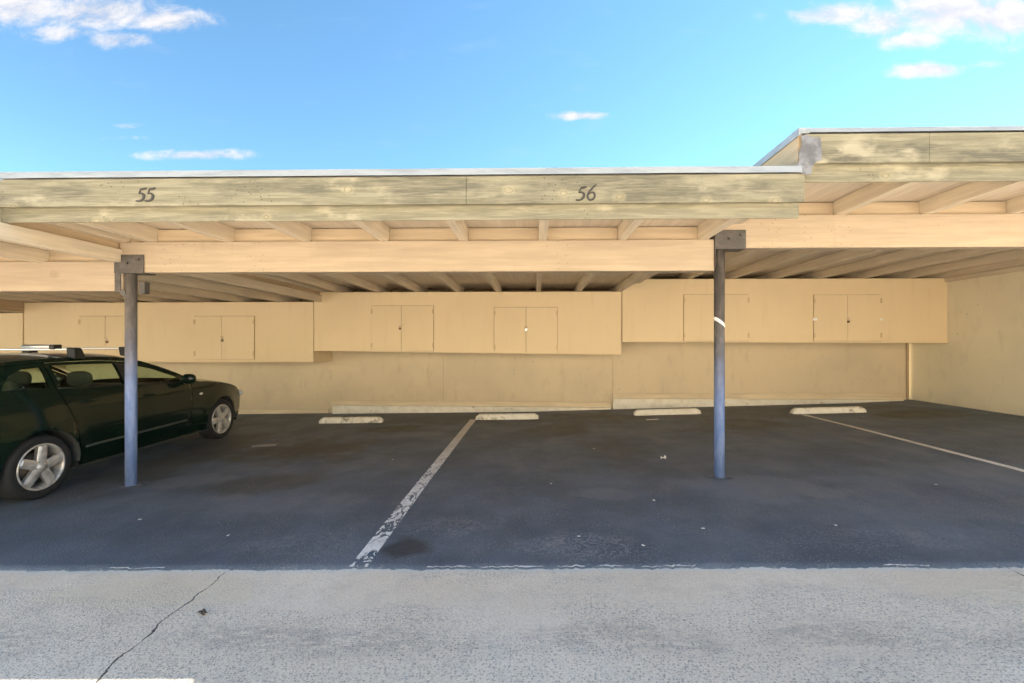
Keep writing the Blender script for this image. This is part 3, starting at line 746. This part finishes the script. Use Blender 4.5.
# ------------------------------------------------------------------ litter
def scrap(name, x, y, s, mat, label, cat, group=None, crumple=.25, seed=0, aspect=.7):
    bm = BM(); n = 5; V = []
    for a in range(n):
        for b in range(n):
            u, v = a / (n - 1) - .5, b / (n - 1) - .5
            k = 1 + .4 * noise.noise((u * 3 + seed, v * 3, seed))
            V.append(bm.verts.new((u * s * k, v * s * aspect * k, .004 + max(0, s * crumple * (noise.noise((u * 4 + seed, v * 4, seed * 2)) + .35)))))
    for a in range(n - 1):
        for b in range(n - 1): bm.faces.new((V[a * n + b], V[a * n + b + 1], V[(a + 1) * n + b + 1], V[(a + 1) * n + b]))
    o = obj(name, bm, mat, solid=.0015); gz = GA(x, y) if y > 3.06 else g(x, y)
    o.location = (x, y, gz + .002); o.rotation_euler = (0, 0, seed * 2.1)
    return tag(o, label, cat, group)
def at_ground(px, py):
    Y = 5.0
    for _ in range(40):
        X = X_at(px, Y); zc = (CAM_H - GA(X, Y)) * FPX / (py - CY); Y = .5 * Y + .5 * (zc + YAW * X)
    return X_at(px, Y), Y
def scr(px, py, *a, **k):
    x, y = at_ground(px, py); return scrap(a[0], x, y, *a[1:], **k)
scr(663.5, 459, 'paper_scrap', .085, MAT['paper'], 'crumpled white paper scrap standing up on the asphalt left of the second post', 'paper', crumple=.45, seed=.6)
scr(653, 419.8, 'paper_scrap', .26, MAT['paper'], 'flat white paper lying in front of the wheel stop by the second post', 'paper', crumple=.03, seed=.1, aspect=.35)
scr(266, 446, 'flattened_cardboard', .34, MAT['card'], 'flattened grey cardboard scrap on the asphalt beside the car', 'cardboard', crumple=.04, seed=.15, aspect=.45)
scr(203, 612, 'dead_leaf', .07, MAT['leafdark'], 'dark curled leaf on the pale concrete right of the crack', 'leaf', crumple=.3, seed=2.8, aspect=.35)
for k, (px, py) in enumerate(((393, 460), (654, 501), (579, 537), (836, 526), (936, 485), (551, 484), (594, 449), (643, 546), (703, 529), (228, 536), (140, 520))):
    scr(px, py, 'paper_bit', .024, MAT['paper'], 'tiny white paper bit scattered on the asphalt', 'paper bit', group='tiny white paper bits on the asphalt', crumple=.2, seed=k * .77)
for k, (px, py) in enumerate(((676, 423), (688, 427), (694, 421), (705, 424), (740, 421), (752, 418), (771, 419), (775, 424), (733, 426), (668, 430), (620, 424), (585, 426), (765, 426), (612, 418), (560, 431), (860, 419))):
    scr(px, py, 'dry_leaf', .05, MAT['leaf'], 'small brown dry leaf on the asphalt near the back wall', 'dry leaf', group='brown dry leaves near the back wall', crumple=.35, seed=k * .91 + .2)

# ------------------------------------------------------------------ the car (local axes: x right, y forward, z up; rear axle at y = 0)
WB = 2.78
ax_, ay_ = -5.01, 4.55; fx_, fy_ = -5.08, 7.33
yaw = math.atan2(-(fx_ - ax_), fy_ - ay_)
HALF = .885
rear_r = Vector((ax_, ay_, 0))
ctr = rear_r + Matrix.Rotation(yaw, 3, 'Z') @ Vector((-HALF + .02, 0, 0))
zr = (g(-5.07, 4.55) + g(-6.7, 4.55)) / 2 + .012 + .012; zf = (g(-5.15, 7.33) + g(-6.8, 7.33)) / 2 + .012 + .035
car = thing('parked_car', 'dark green five door hatchback with alloy wheels and roof bars parked nose to the wall', 'car', (ctr.x, ctr.y, zr), yaw)
car.rotation_euler = (math.atan2(zf - zr, WB), 0, yaw)

def W(y):
    w = HALF
    if y > 2.5: w -= .20 * ((y - 2.5) / 1.03) ** 2.2
    if y < .2: w -= .13 * ((.2 - y) / 1.06) ** 2.2
    return w
DZ = ([.15, .28, .42, .62, .80, .92, 1.02, 1.10, 1.25, 1.42, 1.5], [.075, .03, .012, .0, .008, .022, .055, .085, .155, .255, .30])
def SX(y, z):
    d = float(np.interp(z, *DZ))
    for (cy, k) in ((0, .018), (WB, .018)):           # flared arches
        r = math.hypot(y - cy, z - .325)
        if z < .9: d -= k * max(0, 1 - abs(r - .40) / .14)
    return W(y) - d
def resample(pts, step=.045, closed=False):
    out = []
    P = pts + ([pts[0]] if closed else [])
    for a, b in zip(P, P[1:]):
        n = max(1, int(math.ceil(math.hypot(b[0] - a[0], b[1] - a[1]) / step)))
        out += [(a[0] + (b[0] - a[0]) * k / n, a[1] + (b[1] - a[1]) * k / n) for k in range(n)]
    if not closed: out.append(P[-1])
    return out
def spline(pts, sub=5):
    P = [Vector(p) for p in pts]; Q = [P[0] * 2 - P[1]] + P + [P[-1] * 2 - P[-2]]; out = []
    for i in range(1, len(Q) - 2):
        for k in range(sub):
            t = k / sub
            out.append(.5 * ((2 * Q[i]) + (Q[i + 1] - Q[i - 1]) * t + (2 * Q[i - 1] - 5 * Q[i] + 4 * Q[i + 1] - Q[i + 2]) * t * t + (3 * Q[i] - Q[i - 1] - 3 * Q[i + 1] + Q[i + 2]) * t ** 3))
    out.append(P[-1]); return out
def inside(p, poly):
    c = False; n = len(poly)
    for i in range(n):
        a, b = poly[i], poly[i - 1]
        if (a[1] > p[1]) != (b[1] > p[1]) and p[0] < (b[0] - a[0]) * (p[1] - a[1]) / (b[1] - a[1]) + a[0]: c = not c
    return c
def panel(outline, side, holes=(), inset=0.0, grid=.06):
    "curved sheet over the car's flank: outline in (y, z)"
    loops = [resample(outline, .04, True)] + [resample(h, .04, True) for h in holes]
    vs, es = [], []
    for L in loops:
        o = len(vs); vs += L; es += [(o + i, o + (i + 1) % len(L)) for i in range(len(L))]
    ya = [p[0] for p in loops[0]]; za = [p[1] for p in loops[0]]
    for yy in np.arange(min(ya), max(ya), grid):
        for zz_ in np.arange(min(za), max(za), grid):
            p = (float(yy), float(zz_))
            if inside(p, loops[0]) and not any(inside(p, h) for h in loops[1:]):
                if min(math.hypot(p[0] - q[0], p[1] - q[1]) for L in loops for q in L) > .03: vs.append(p)
    V, E, F, *_ = delaunay_2d_cdt([Vector(v) for v in vs], es, [], 0, 1e-5)
    bm = BM(); bv = [bm.verts.new((side * (SX(v.x, v.y) - inset), v.x, v.y)) for v in V]
    for f in F:
        c = (sum(V[i].x for i in f) / 3, sum(V[i].y for i in f) / 3)
        if inside(c, loops[0]) and not any(inside(c, h) for h in loops[1:]): bm.faces.new([bv[i] for i in f])
    for v in [v for v in bm.verts if not v.link_faces]: bm.verts.remove(v)
    for f in bm.faces:
        f.normal_update()
    return bm
TOP = [(3.40, .20, .15, 0), (3.49, .34, .19, 0), (3.52, .50, .20, 0), (3.50, .62, .20, .01), (3.43, .72, .19, .03), (3.22, .825, .11, .05), (2.8, .92, .03, .06), (2.45, .972, .06, .05),
       (2.22, 1.0, .14, .03), (1.86, 1.165, .13, .04), (1.52, 1.30, .11, .045), (1.2, 1.385, .08, .05), (.8, 1.415, .03, .05), (.3, 1.418, 0, .05), (-.2, 1.395, -.03, .05), (-.5, 1.36, -.06, .045),
       (-.66, 1.2, -.1, .03), (-.78, 1.03, -.11, .02), (-.83, .85, -.11, 0), (-.84, .65, -.11, 0), (-.86, .5, -.11, 0), (-.80, .24, -.1, 0)]
def arch(cy, r, a0, a1, n=18):
    return [(cy + r * math.cos(R(a0 + (a1 - a0) * k / n)), .325 + r * math.sin(R(a0 + (a1 - a0) * k / n))) for k in range(n + 1)]
def edge(i, j):
    "flank silhouette between TOP stations i and j"
    return [(p[0], p[1]) for p in spline([Vector((t[0], t[1], 0)) for t in TOP], 5)[i * 5:j * 5 + 1]]
AR = .372
sill_z = .235
rail_lo = [(2.10, 1.035), (1.86, 1.128), (1.52, 1.262), (1.2, 1.346), (.8, 1.376), (.3, 1.378), (-.0, 1.366), (-.2, 1.352)]
rl = lambda y: float(np.interp(y, [p[0] for p in rail_lo][::-1], [p[1] for p in rail_lo][::-1]))
def rail(ya, yb):
    ys_ = [p[0] for p in rail_lo if min(ya, yb) < p[0] < max(ya, yb)]
    ys_ = sorted([ya, yb] + ys_, reverse=ya > yb)
    return [(y, rl(y)) for y in ys_]
belt = lambda y: float(np.interp(y, [-.3, .3, 1.2, 2.1], [1.105, 1.085, 1.035, .985]))
G = .005
SQ = [(.20, None), (.20, 1.10), (.25, .93), (.33, .72), (.352, .50)]
def car_side(side):
    P = MAT['paint']
    # rear quarter (with the quarter window)
    qwin = [(-.28, belt(-.28) + .025), (.135, belt(.1) + .025), (.15, 1.335), (-.02, 1.325), (-.17, 1.262), (-.25, 1.175)]
    a = arch(0, AR, 180, 28)
    out = [(-.80, .30), (-AR, .30)] + a + [(.352 - G, .505), (.33 - G, .72), (.25 - G, .93), (.20 - G, 1.10), (.20 - G, rl(.2) - .0)] + rail(.19, -.2) + edge(14, 21)[1:]
    q = obj('rear_quarter', panel(out, side, [qwin]), P, car, True, True, solid=.012)
    obj('quarter_window', panel([(p[0], p[1]) for p in qwin], side, inset=.007), MAT['glass'], q, True, True)
    # roof rail and pillar strip
    out = [(p[0], p[1] + G) for p in rail_lo] + edge(8, 14)[::-1]
    obj('roof_rail', panel(out, side), P, car, True, True, solid=.012)
    # rear door
    win = [(.255, belt(.26) + .025), (1.00, belt(1.0) + .022), (1.00, rl(1.0) - .03), (.6, rl(.6) - .03), (.255, rl(.26) - .03)]
    out = [(.352 + .02, .36), (.360, .50), (.33 + G, .72), (.25 + G, .93), (.20 + G, 1.10), (.20 + G, rl(.2) - G)] + [(y, z - G) for y, z in rail(.22, 1.08 - G)] + [(1.08 - G, .36)]
    d = obj('door', panel(out, side, [win]), P, car, True, True, solid=.012, label='rear passenger door')
    obj('window', panel(win, side, inset=.007), MAT['glass'], d, True, True)
    bm = BM()
    hx = lambda y, z: side * (SX(y, z) + .012)
    tube(bm, [(hx(.40, .93) - side * .014, .40, .93), (hx(.44, .932), .44, .932), (hx(.5, .933) + side * .01, .5, .933), (hx(.56, .932), .56, .932), (hx(.60, .93) - side * .014, .60, .93)], [.010, .015, .016, .015, .010], 10)
    obj('door_handle', bm, P, d, True, True)
    # front door
    win = [(1.20, belt(1.2) + .022), (1.97, belt(1.97) + .022), (1.86, rl(1.86) - .03), (1.52, rl(1.52) - .03), (1.2, rl(1.2) - .03)]
    out = [(1.08 + G, .36), (1.08 + G, rl(1.08) - G)] + [(y, z - G) for y, z in rail(1.1, 2.04)] + [(2.08, .97), (2.09, .72), (2.03, .46), (1.98, .36)]
    d = obj('door', panel(out, side, [win]), P, car, True, True, solid=.012, label='front door')
    obj('window', panel(win, side, inset=.007), MAT['glass'], d, True, True)
    bm = BM()
    tube(bm, [(hx(1.24, .90) - side * .014, 1.24, .90), (hx(1.28, .902), 1.28, .902), (hx(1.34, .903) + side * .01, 1.34, .903), (hx(1.40, .902), 1.40, .902), (hx(1.44, .90) - side * .014, 1.44, .90)], [.010, .015, .016, .015, .010], 10)
    obj('door_handle', bm, P, d, True, True)
    # black pillar cover between the doors
    obj('pillar_cover', panel([(1.02, belt(1.02) + .03), (1.18, belt(1.18) + .03), (1.18, rl(1.18) - .034), (1.02, rl(1.02) - .034)], side, inset=-.004), MAT['blackplastic'], car, True, True)
    # mirror
    bm = BM(); ellipsoid(bm, (side * (SX(1.93, 1.05) + .115), 1.94, 1.055), (.095, .06, .072), power=.8)
    mir = obj('door_mirror', bm, P, car, True, True)
    bm = BM(); tube(bm, [(side * (SX(1.98, 1.0) - .01), 1.98, 1.0), (side * (SX(1.98, 1.0) + .07), 1.96, 1.02)], [.03, .022]); obj('mirror_arm', bm, MAT['blackplastic'], mir, True, True)
    # front fender
    a = arch(WB, AR, 0, 180)
    E0 = edge(4, 8)
    out = [(2.12 + .0, .36), (2.03 + 2*G, .46), (2.09 + 2*G, .72), (2.08 + 2*G, .97), (2.17, 1.0)] + E0[::-1][1:] + [(3.50, .62), (3.515, .50), (3.49, .34), (3.42, .24), (WB + AR + .02, .26)] + [p for p in a if p[1] > .30] + [(WB - AR, .30), (WB - AR - .02, .34)]
    fd = obj('front_fender', panel(out, side), P, car, True, True, solid=.012)
    bm = BM(); ellipsoid(bm, (side * (SX(2.27, .80) + .001), 2.27, .80), (.008, .038, .018)); obj('side_repeater', bm, MAT['amber'], fd, True, True)
    # sill and mouldings
    out = [(.375, .353), (1.985, .353), (2.10, .352), (2.385, .33), (2.40, .235), (.385, .235)]
    obj('sill', panel(out, side), P, car, True, True, solid=.012)
    bm = BM(); tube(bm, [(side * (SX(y, .425) + .002), y, .425 + .012 * y) for y in np.linspace(.43, 1.98, 14)], .013, 8); obj('door_moulding', bm, MAT['moulding'], car, True, True)
    bm = BM(); tube(bm, [(side * (SX(y, .60) + .000), y, .60 + .012 * y) for y in np.linspace(.42, 2.02, 14)], .008, 8); obj('door_moulding', bm, P, car, True, True)
    # window-line seal
    bm = BM(); tube(bm, [(side * (SX(y, belt(y) + .02) + .003), y, belt(y) + .012) for y in np.linspace(.22, 2.02, 14)], .009, 6); obj('window_seal', bm, MAT['blackplastic'], car, True, True)
    # arch lips and dark wheel wells
    for cy in (0, WB):
        bm = BM(); n = 26; rows = []
        for k in range(n + 1):
            aa = R(-6 + 192 * k / n); ca, sa = math.cos(aa), math.sin(aa)
            y, z = cy + AR * ca, .325 + AR * sa
            rows.append([bm.verts.new(q) for q in ((side * (SX(y, z) + .001), cy + (AR + .004) * ca, .325 + (AR + .004) * sa), (side * (SX(y, z) - .03), cy + AR * ca, .325 + AR * sa), (side * .56, cy + (AR + .03) * ca, .325 + (AR + .03) * sa), (side * .56, cy, .325))])
        for p, q in zip(rows, rows[1:]):
            for i in range(3):
                try: bm.faces.new((p[i], p[i + 1], q[i + 1], q[i]))
                except ValueError: pass
        obj('wheel_well', bm, MAT['liner'], car, False, True)
    # tail lamp and head lamp
    bm = BM(); ellipsoid(bm, (side * .70, -.855, .90), (.13, .05, .10), power=.75); obj('tail_lamp', bm, MAT['red'], car, True, True)
    bm = BM(); ellipsoid(bm, (side * .55, 3.545, .66), (.17, .08, .065), power=.8); obj('headlight', bm, MAT['lens'], car, True, True)
    # wheels
    for cy in (0, WB):
        c = (0, cy, .325); xo = side * (HALF - .03)
        s = side
        bm = BM(); R0 = .325
        prof = [(.232, -.205), (.28, -.208), (.310, -.200), (.322, -.18), (R0, -.14), (R0, -.07), (.322, -.03), (.310, -.008), (.285, .002), (.255, .0), (.232, -.008)]
        lathe(bm, [(r, xo + s * h) for r, h in prof], c, 'x', 56, closed=True)
        wh = obj('wheel', bm, MAT['rubber'], car, True, True)
        for k in range(3): pass
        bm = BM(); prof = [(.232, -.20), (.236, -.004), (.228, .004), (.216, -.004), (.210, -.02), (.200, -.06), (.195, -.19)]
        lathe(bm, [(r, xo + s * h) for r, h in prof], c, 'x', 56, closed=True)
        obj('rim', bm, MAT['alloy'], wh, True, True)
        bm = BM()
        rot = R(12 if cy == 0 else 40)
        for k in range(5):
            aa = rot + 2 * math.pi * k / 5; u = Vector((0, math.cos(aa), math.sin(aa))); t = Vector((0, -math.sin(aa), math.cos(aa)))
            def pt(r, w, h): return Vector((xo + s * h, cy, .325)) + u * r + t * w
            A = [pt(.03, -.050, -.012), pt(.03, .050, -.012), pt(.218, .046, -.012), pt(.218, -.046, -.012)]
            Bq = [pt(.03, -.034, -.065), pt(.03, .034, -.065), pt(.218, .038, -.06), pt(.218, -.038, -.06)]
            Cq = [pt(.05, -.016, .000), pt(.05, .016, .000), pt(.200, .022, .002), pt(.200, -.022, .002)]
            va = [bm.verts.new(q) for q in A]; vb = [bm.verts.new(q) for q in Bq]; vc = [bm.verts.new(q) for q in Cq]
            for i in range(4):
                j = (i + 1) % 4
                bm.faces.new((va[i], va[j], vb[j], vb[i])); bm.faces.new((va[i], va[j], vc[j], vc[i]))
            bm.faces.new(vc); bm.faces.new(vb)
        obj('spokes', bm, MAT['alloy'], wh, False, True, bevel=.004)
        bm = BM(); lathe(bm, [(.062, xo - s * .06), (.062, xo - s * .012), (.052, xo + s * .002), (.036, xo + s * .004), (.034, xo + s * .009), (.0005, xo + s * .010)], c, 'x', 30); obj('hub_cap', bm, MAT['alloy'], wh, True, True)
        for k in range(5):
            aa = rot + 2 * math.pi * (k + .5) / 5; bm = BM()
            lathe(bm, [(.010, xo - s * .02), (.010, xo + s * .000), (.004, xo + s * .001)], (0, cy + .048 * math.cos(aa), .325 + .048 * math.sin(aa)), 'x', 8)
            obj('wheel_bolt', bm, MAT['disc'], wh, False, True)
        bm = BM(); lathe(bm, [(.150, xo - s * .085), (.150, xo - s * .075), (.0005, xo - s * .075)], c, 'x', 36); obj('brake_disc', bm, MAT['disc'], wh, True, True)
        bm = BM(); lathe(bm, [(.20, xo - s * .15), (.0005, xo - s * .15)], c, 'x', 36); obj('wheel_back', bm, MAT['blackplastic'], wh, False, True)
for sd in (1, -1): car_side(sd)
def top_sheet(name, i, j, mat, parent=None, solid=.012, nt=20, lift=0.0, tmax=1.0):
    sp = spline([Vector((t[0], t[1], 0)) for t in TOP], 5)[i * 5:j * 5 + 1]
    s2 = spline([Vector((t[2], t[3], 0)) for t in TOP], 5)[i * 5:j * 5 + 1]
    bm = BM(); rows = []
    for a, b in zip(sp, s2):
        hw = SX(a.x, a.y) * tmax; row = []
        for k in range(nt + 1):
            t = -1 + 2 * k / nt; e = 1 - abs(t * tmax) ** 3.2
            row.append(bm.verts.new((t * hw, a.x + b.x * e, a.y + b.y * e + lift)))
        rows.append(row)
    for p, q in zip(rows, rows[1:]):
        for k in range(nt): bm.faces.new((p[k], p[k + 1], q[k + 1], q[k]))
    return obj(name, bm, mat, parent or car, True, True, solid=solid)
top_sheet('front_bumper', 0, 4, MAT['paint'])
top_sheet('bonnet', 4, 8, MAT['paint'])
top_sheet('windscreen', 8, 11, MAT['glass'], solid=0, tmax=.955)
roof = top_sheet('roof', 11, 15, MAT['paint'])
tg = top_sheet('tailgate', 17, 19, MAT['paint'])
top_sheet('rear_window', 15, 17, MAT['glass'], tg, solid=0, tmax=.93)
top_sheet('rear_bumper', 19, 21, MAT['paint'])
bm = BM(); ellipsoid(bm, (0, 3.675, .52), (.32, .05, .15), power=.6); obj('grille', bm, MAT['blackplastic'], car, True, True)
# cabin: floor, inner walls, bulkheads
bm = BM(); box(bm, -.80, .80, .41, 2.36, .20, .36); box(bm, -.55, .55, -.72, 3.3, .22, .40); box(bm, -.78, .78, 2.05, 2.20, .36, .93); box(bm, -.62, .62, -.6, -.2, .40, .93)
obj('floor_pan', bm, MAT['cabin'], car, False, True)
bm = BM(); box(bm, -.70, .70, 1.80, 2.14, .82, .985); obj('dashboard', bm, MAT['cabin'], car, False, True, bevel=.05)
bm = BM(); box(bm, -.66, .66, -.42, -.12, .85, 1.02); obj('parcel_shelf', bm, MAT['cabin'], car, False, True, bevel=.03)
def seat(x, y, w, ztop, rear=False):
    bm = BM()
    hexa(bm, [(x - w, y - .05, .42), (x + w, y - .05, .42), (x + w, y + .09, .42), (x - w, y + .09, .42), (x - w * .82, y - .26, ztop), (x + w * .82, y - .26, ztop), (x + w * .82, y - .15, ztop), (x - w * .82, y - .15, ztop)])
    box(bm, x - w, x + w, y - .02, y + .48, .36, .52)
    s = obj('car_seat', bm, MAT['seat'], car, True, True, bevel=.06)
    s.modifiers['bevel'].segments = 4
    for hx in ((x,) if not rear else (x - .38, x + .38)):
        bm = BM(); ellipsoid(bm, (hx, y - .22, ztop + .115), (.145, .055, .095), power=.75); obj('headrest', bm, MAT['seat'], s, True, True)
        bm = BM(); tube(bm, [(hx - .05, y - .21, ztop - .02), (hx - .05, y - .22, ztop + .06)], .007); tube(bm, [(hx + .05, y - .21, ztop - .02), (hx + .05, y - .22, ztop + .06)], .007); obj('headrest_posts', bm, MAT['silver'], s, True, True)
seat(.37, 1.12, .27, 1.03); seat(-.37, 1.12, .27, 1.03); seat(0, .30, .64, 1.0, True)
# roof bars
rk = {}
for n_, y in enumerate((.60, 1.27)):
    bm = BM(); box(bm, -.60, .60, y - .035, y + .035, 1.495, 1.52)
    b = obj('roof_bar', bm, MAT['silver'], car, False, True, bevel=.008); rk[n_] = b
    for sd in (1, -1):
        bm = BM(); hexa(bm, [(sd * .64 - .05, y - .07, 1.418), (sd * .64 + .04, y - .07, 1.405), (sd * .64 + .04, y + .07, 1.405), (sd * .64 - .05, y + .07, 1.418), (sd * .60 - .05, y - .045, 1.528), (sd * .60 + .05, y - .045, 1.525), (sd * .60 + .05, y + .045, 1.525), (sd * .60 - .05, y + .045, 1.528)])
        obj('bar_foot', bm, MAT['blackplastic'], b, False, True, bevel=.012)
bm = BM(); tube(bm, [(.02, .60, 1.538), (.38, .60, 1.538)], .028, 14); obj('bar_pad', bm, MAT['silver'], rk[0], True, True)
bm = BM(); box(bm, .36, .42, .55, .65, 1.508, 1.565); obj('pad_clamp', bm, MAT['blackplastic'], rk[0], False, True, bevel=.01)

# ------------------------------------------------------------------ apartment block added unseen behind the camera to bounce warm sunlight
YO = -8.0
ob = thing('bounce_block', 'added cream stucco block behind the camera, bouncing warm sunlight onto the carport', 'building', (0, YO, 0))
obj('wall', bx(-26, 26, YO - 8, YO, -.6, 5.6), MAT['stucco'], ob, bevel=.02)
obj('roof', bx(-26.4, 26.4, YO - 8.4, YO + .45, 5.603, 5.75), MAT['felt'], ob, bevel=.02)
for zf_ in (.95, 3.65):
    for k in range(9):
        x = -22 + 5.5 * k
        f = obj('window', bx(x - .75, x + .75, YO + .003, YO + .06, zf_, zf_ + 1.2), MAT['drip'], ob, bevel=.01)
        obj('pane', bx(x - .68, x + .68, YO + .062, YO + .068, zf_ + .07, zf_ + 1.13), MAT['blackplastic'], f)
# ------------------------------------------------------------------ light, sky, camera
TO_SUN = Vector((3.34, 1.705, 2.957)).normalized()
el = math.asin(TO_SUN.z); az = math.atan2(TO_SUN.x, TO_SUN.y)
sun = bpy.data.lights.new('sun', 'SUN'); sun.energy = 5.0; sun.angle = R(.5); sun.color = (1.0, .93, .82)
so = bpy.data.objects.new('sun', sun); COL.objects.link(so); so.rotation_euler = (-TO_SUN).to_track_quat('-Z', 'Y').to_euler(); so.location = TO_SUN * 40

wd = bpy.data.worlds.new('World'); S.world = wd; wd.use_nodes = True
class WM(Mat):
    def __init__(s, nt):
        s.nt = nt; s._pos = None
        s.nt.nodes.clear(); s.out = s.nt.nodes.new('ShaderNodeOutputWorld')
    def pos(s):
        if s._pos is None: s._pos = s.n('TexCoord').outputs['Generated']
        return s._pos
w = WM(wd.node_tree)
sky = w.n('TexSky', {'sky_type': 'NISHITA', 'sun_disc': False, 'sun_elevation': el, 'sun_rotation': az, 'air_density': 1.0, 'dust_density': 0.0, 'ozone_density': 0.9, 'altitude': 50})
bg = w.n('Background', None, Color=w.mix(1.0, sky.outputs[0], (.68, .95, 1.0), 'MULTIPLY'), Strength=.0425)
# scattered small cumulus: direction-space (u = x/y, v = z/y), ahead of the facade
dx, dy, dz = w.xyz()
yy = w.math('MAXIMUM', dy, .05)
uv = w.n('CombineXYZ', None, X=w.math('DIVIDE', dx, yy), Y=w.math('DIVIDE', dz, yy), Z=0.0).outputs[0]
def uvp(px, py):
    r = (px - CX) / FPX; u = (r - YAW) / (1 + YAW * r); return u, (CY - py) / FPX * (1 - YAW * u)
nz = w.noise(9.5, 12, .66, w.map((1, 1.7, 1), (2.3, .4, 0), vec=uv), .35)
nf = w.noise(5, 6, .6, w.map((1, 3.5, 1), (0, 7, 0), vec=uv), .3)
mask = None
BL = [(20, 8, 70, 26, 1.0), (95, 12, 85, 24, 1.0), (165, 20, 60, 17, .95), (60, 33, 55, 13, .8), (118, 40, 55, 11, .85), (835, 14, 70, 15, 1.0), (885, 22, 45, 20, 1.0), (912, 40, 42, 13, .95), (950, 10, 85, 32, 1.2), (1000, 18, 70, 32, 1.2), (1060, 20, 60, 34, 1.2),
      (-60, 10, 80, 30, 1.0), (200, 155, 75, 7, .9), (130, 126, 25, 4.5, .6), (120, 138, 45, 4, .45), (928, 70, 50, 10, 1.2), (978, 65, 30, 6, .5), (580, 116, 40, 6, .9)]
for px, py, a, b, k in BL:
    u, v = uvp(px, py)
    l = w.n('VectorMath', {'operation': 'LENGTH'}, i0=w.map((FPX / a, FPX / b, 0), (-u * FPX / a, -v * FPX / b, 0), vec=uv)).outputs['Value']
    q = w.n('MapRange', {'interpolation_type': 'SMOOTHSTEP'}, Value=l, i1=1.35, i2=.05, i3=0.0, i4=k).outputs[0]
    mask = q if mask is None else w.math('MAXIMUM', mask, q)
dens = w.math('ADD', mask, w.math('MULTIPLY', w.math('SUBTRACT', nz, .5), 2.4))
cl = w.math('MULTIPLY', w.step(dens, .18, 1.15), w.step(mask, .0, .25))
thin = w.math('MULTIPLY', w.math('MULTIPLY', w.step(nf, .55, .85), .10), w.step(dz, .05, .4))
cl = w.math('MULTIPLY', w.math('MAXIMUM', w.math('MULTIPLY', cl, .92), thin), w.step(dy, .1, .25))
shade = w.mix(w.step(nz, .35, .65), (.80, .77, .80), (1.0, .965, .955))
bg2 = w.n('Background', None, Color=shade, Strength=.158)
mx = w.n('MixShader', None, Fac=cl); w.nt.links.new(bg.outputs[0], mx.inputs[1]); w.nt.links.new(bg2.outputs[0], mx.inputs[2])
w.nt.links.new(mx.outputs[0], w.out.inputs[0])

cam = bpy.data.cameras.new('camera'); cam.sensor_width = 36; cam.lens = FPX / 1024 * 36
cam.shift_x = -(CX - 512) / 1024; cam.shift_y = (CY - 341.5) / 1024; cam.clip_end = 4000; cam.clip_start = .05
co = bpy.data.objects.new('camera', cam); COL.objects.link(co); co.location = (0, 0, CAM_H); co.rotation_euler = (R(90), 0, math.atan(YAW)); S.camera = co
vs = S.view_settings; vs.view_transform = 'Standard'; vs.look = 'None'; vs.gamma = 1; vs.use_curve_mapping = False; vs.exposure = 2.78
S.render.engine = 'CYCLES'; S.cycles.max_bounces = 12; S.cycles.diffuse_bounces = 6; S.cycles.transparent_max_bounces = 16
S.cycles.use_denoising = True
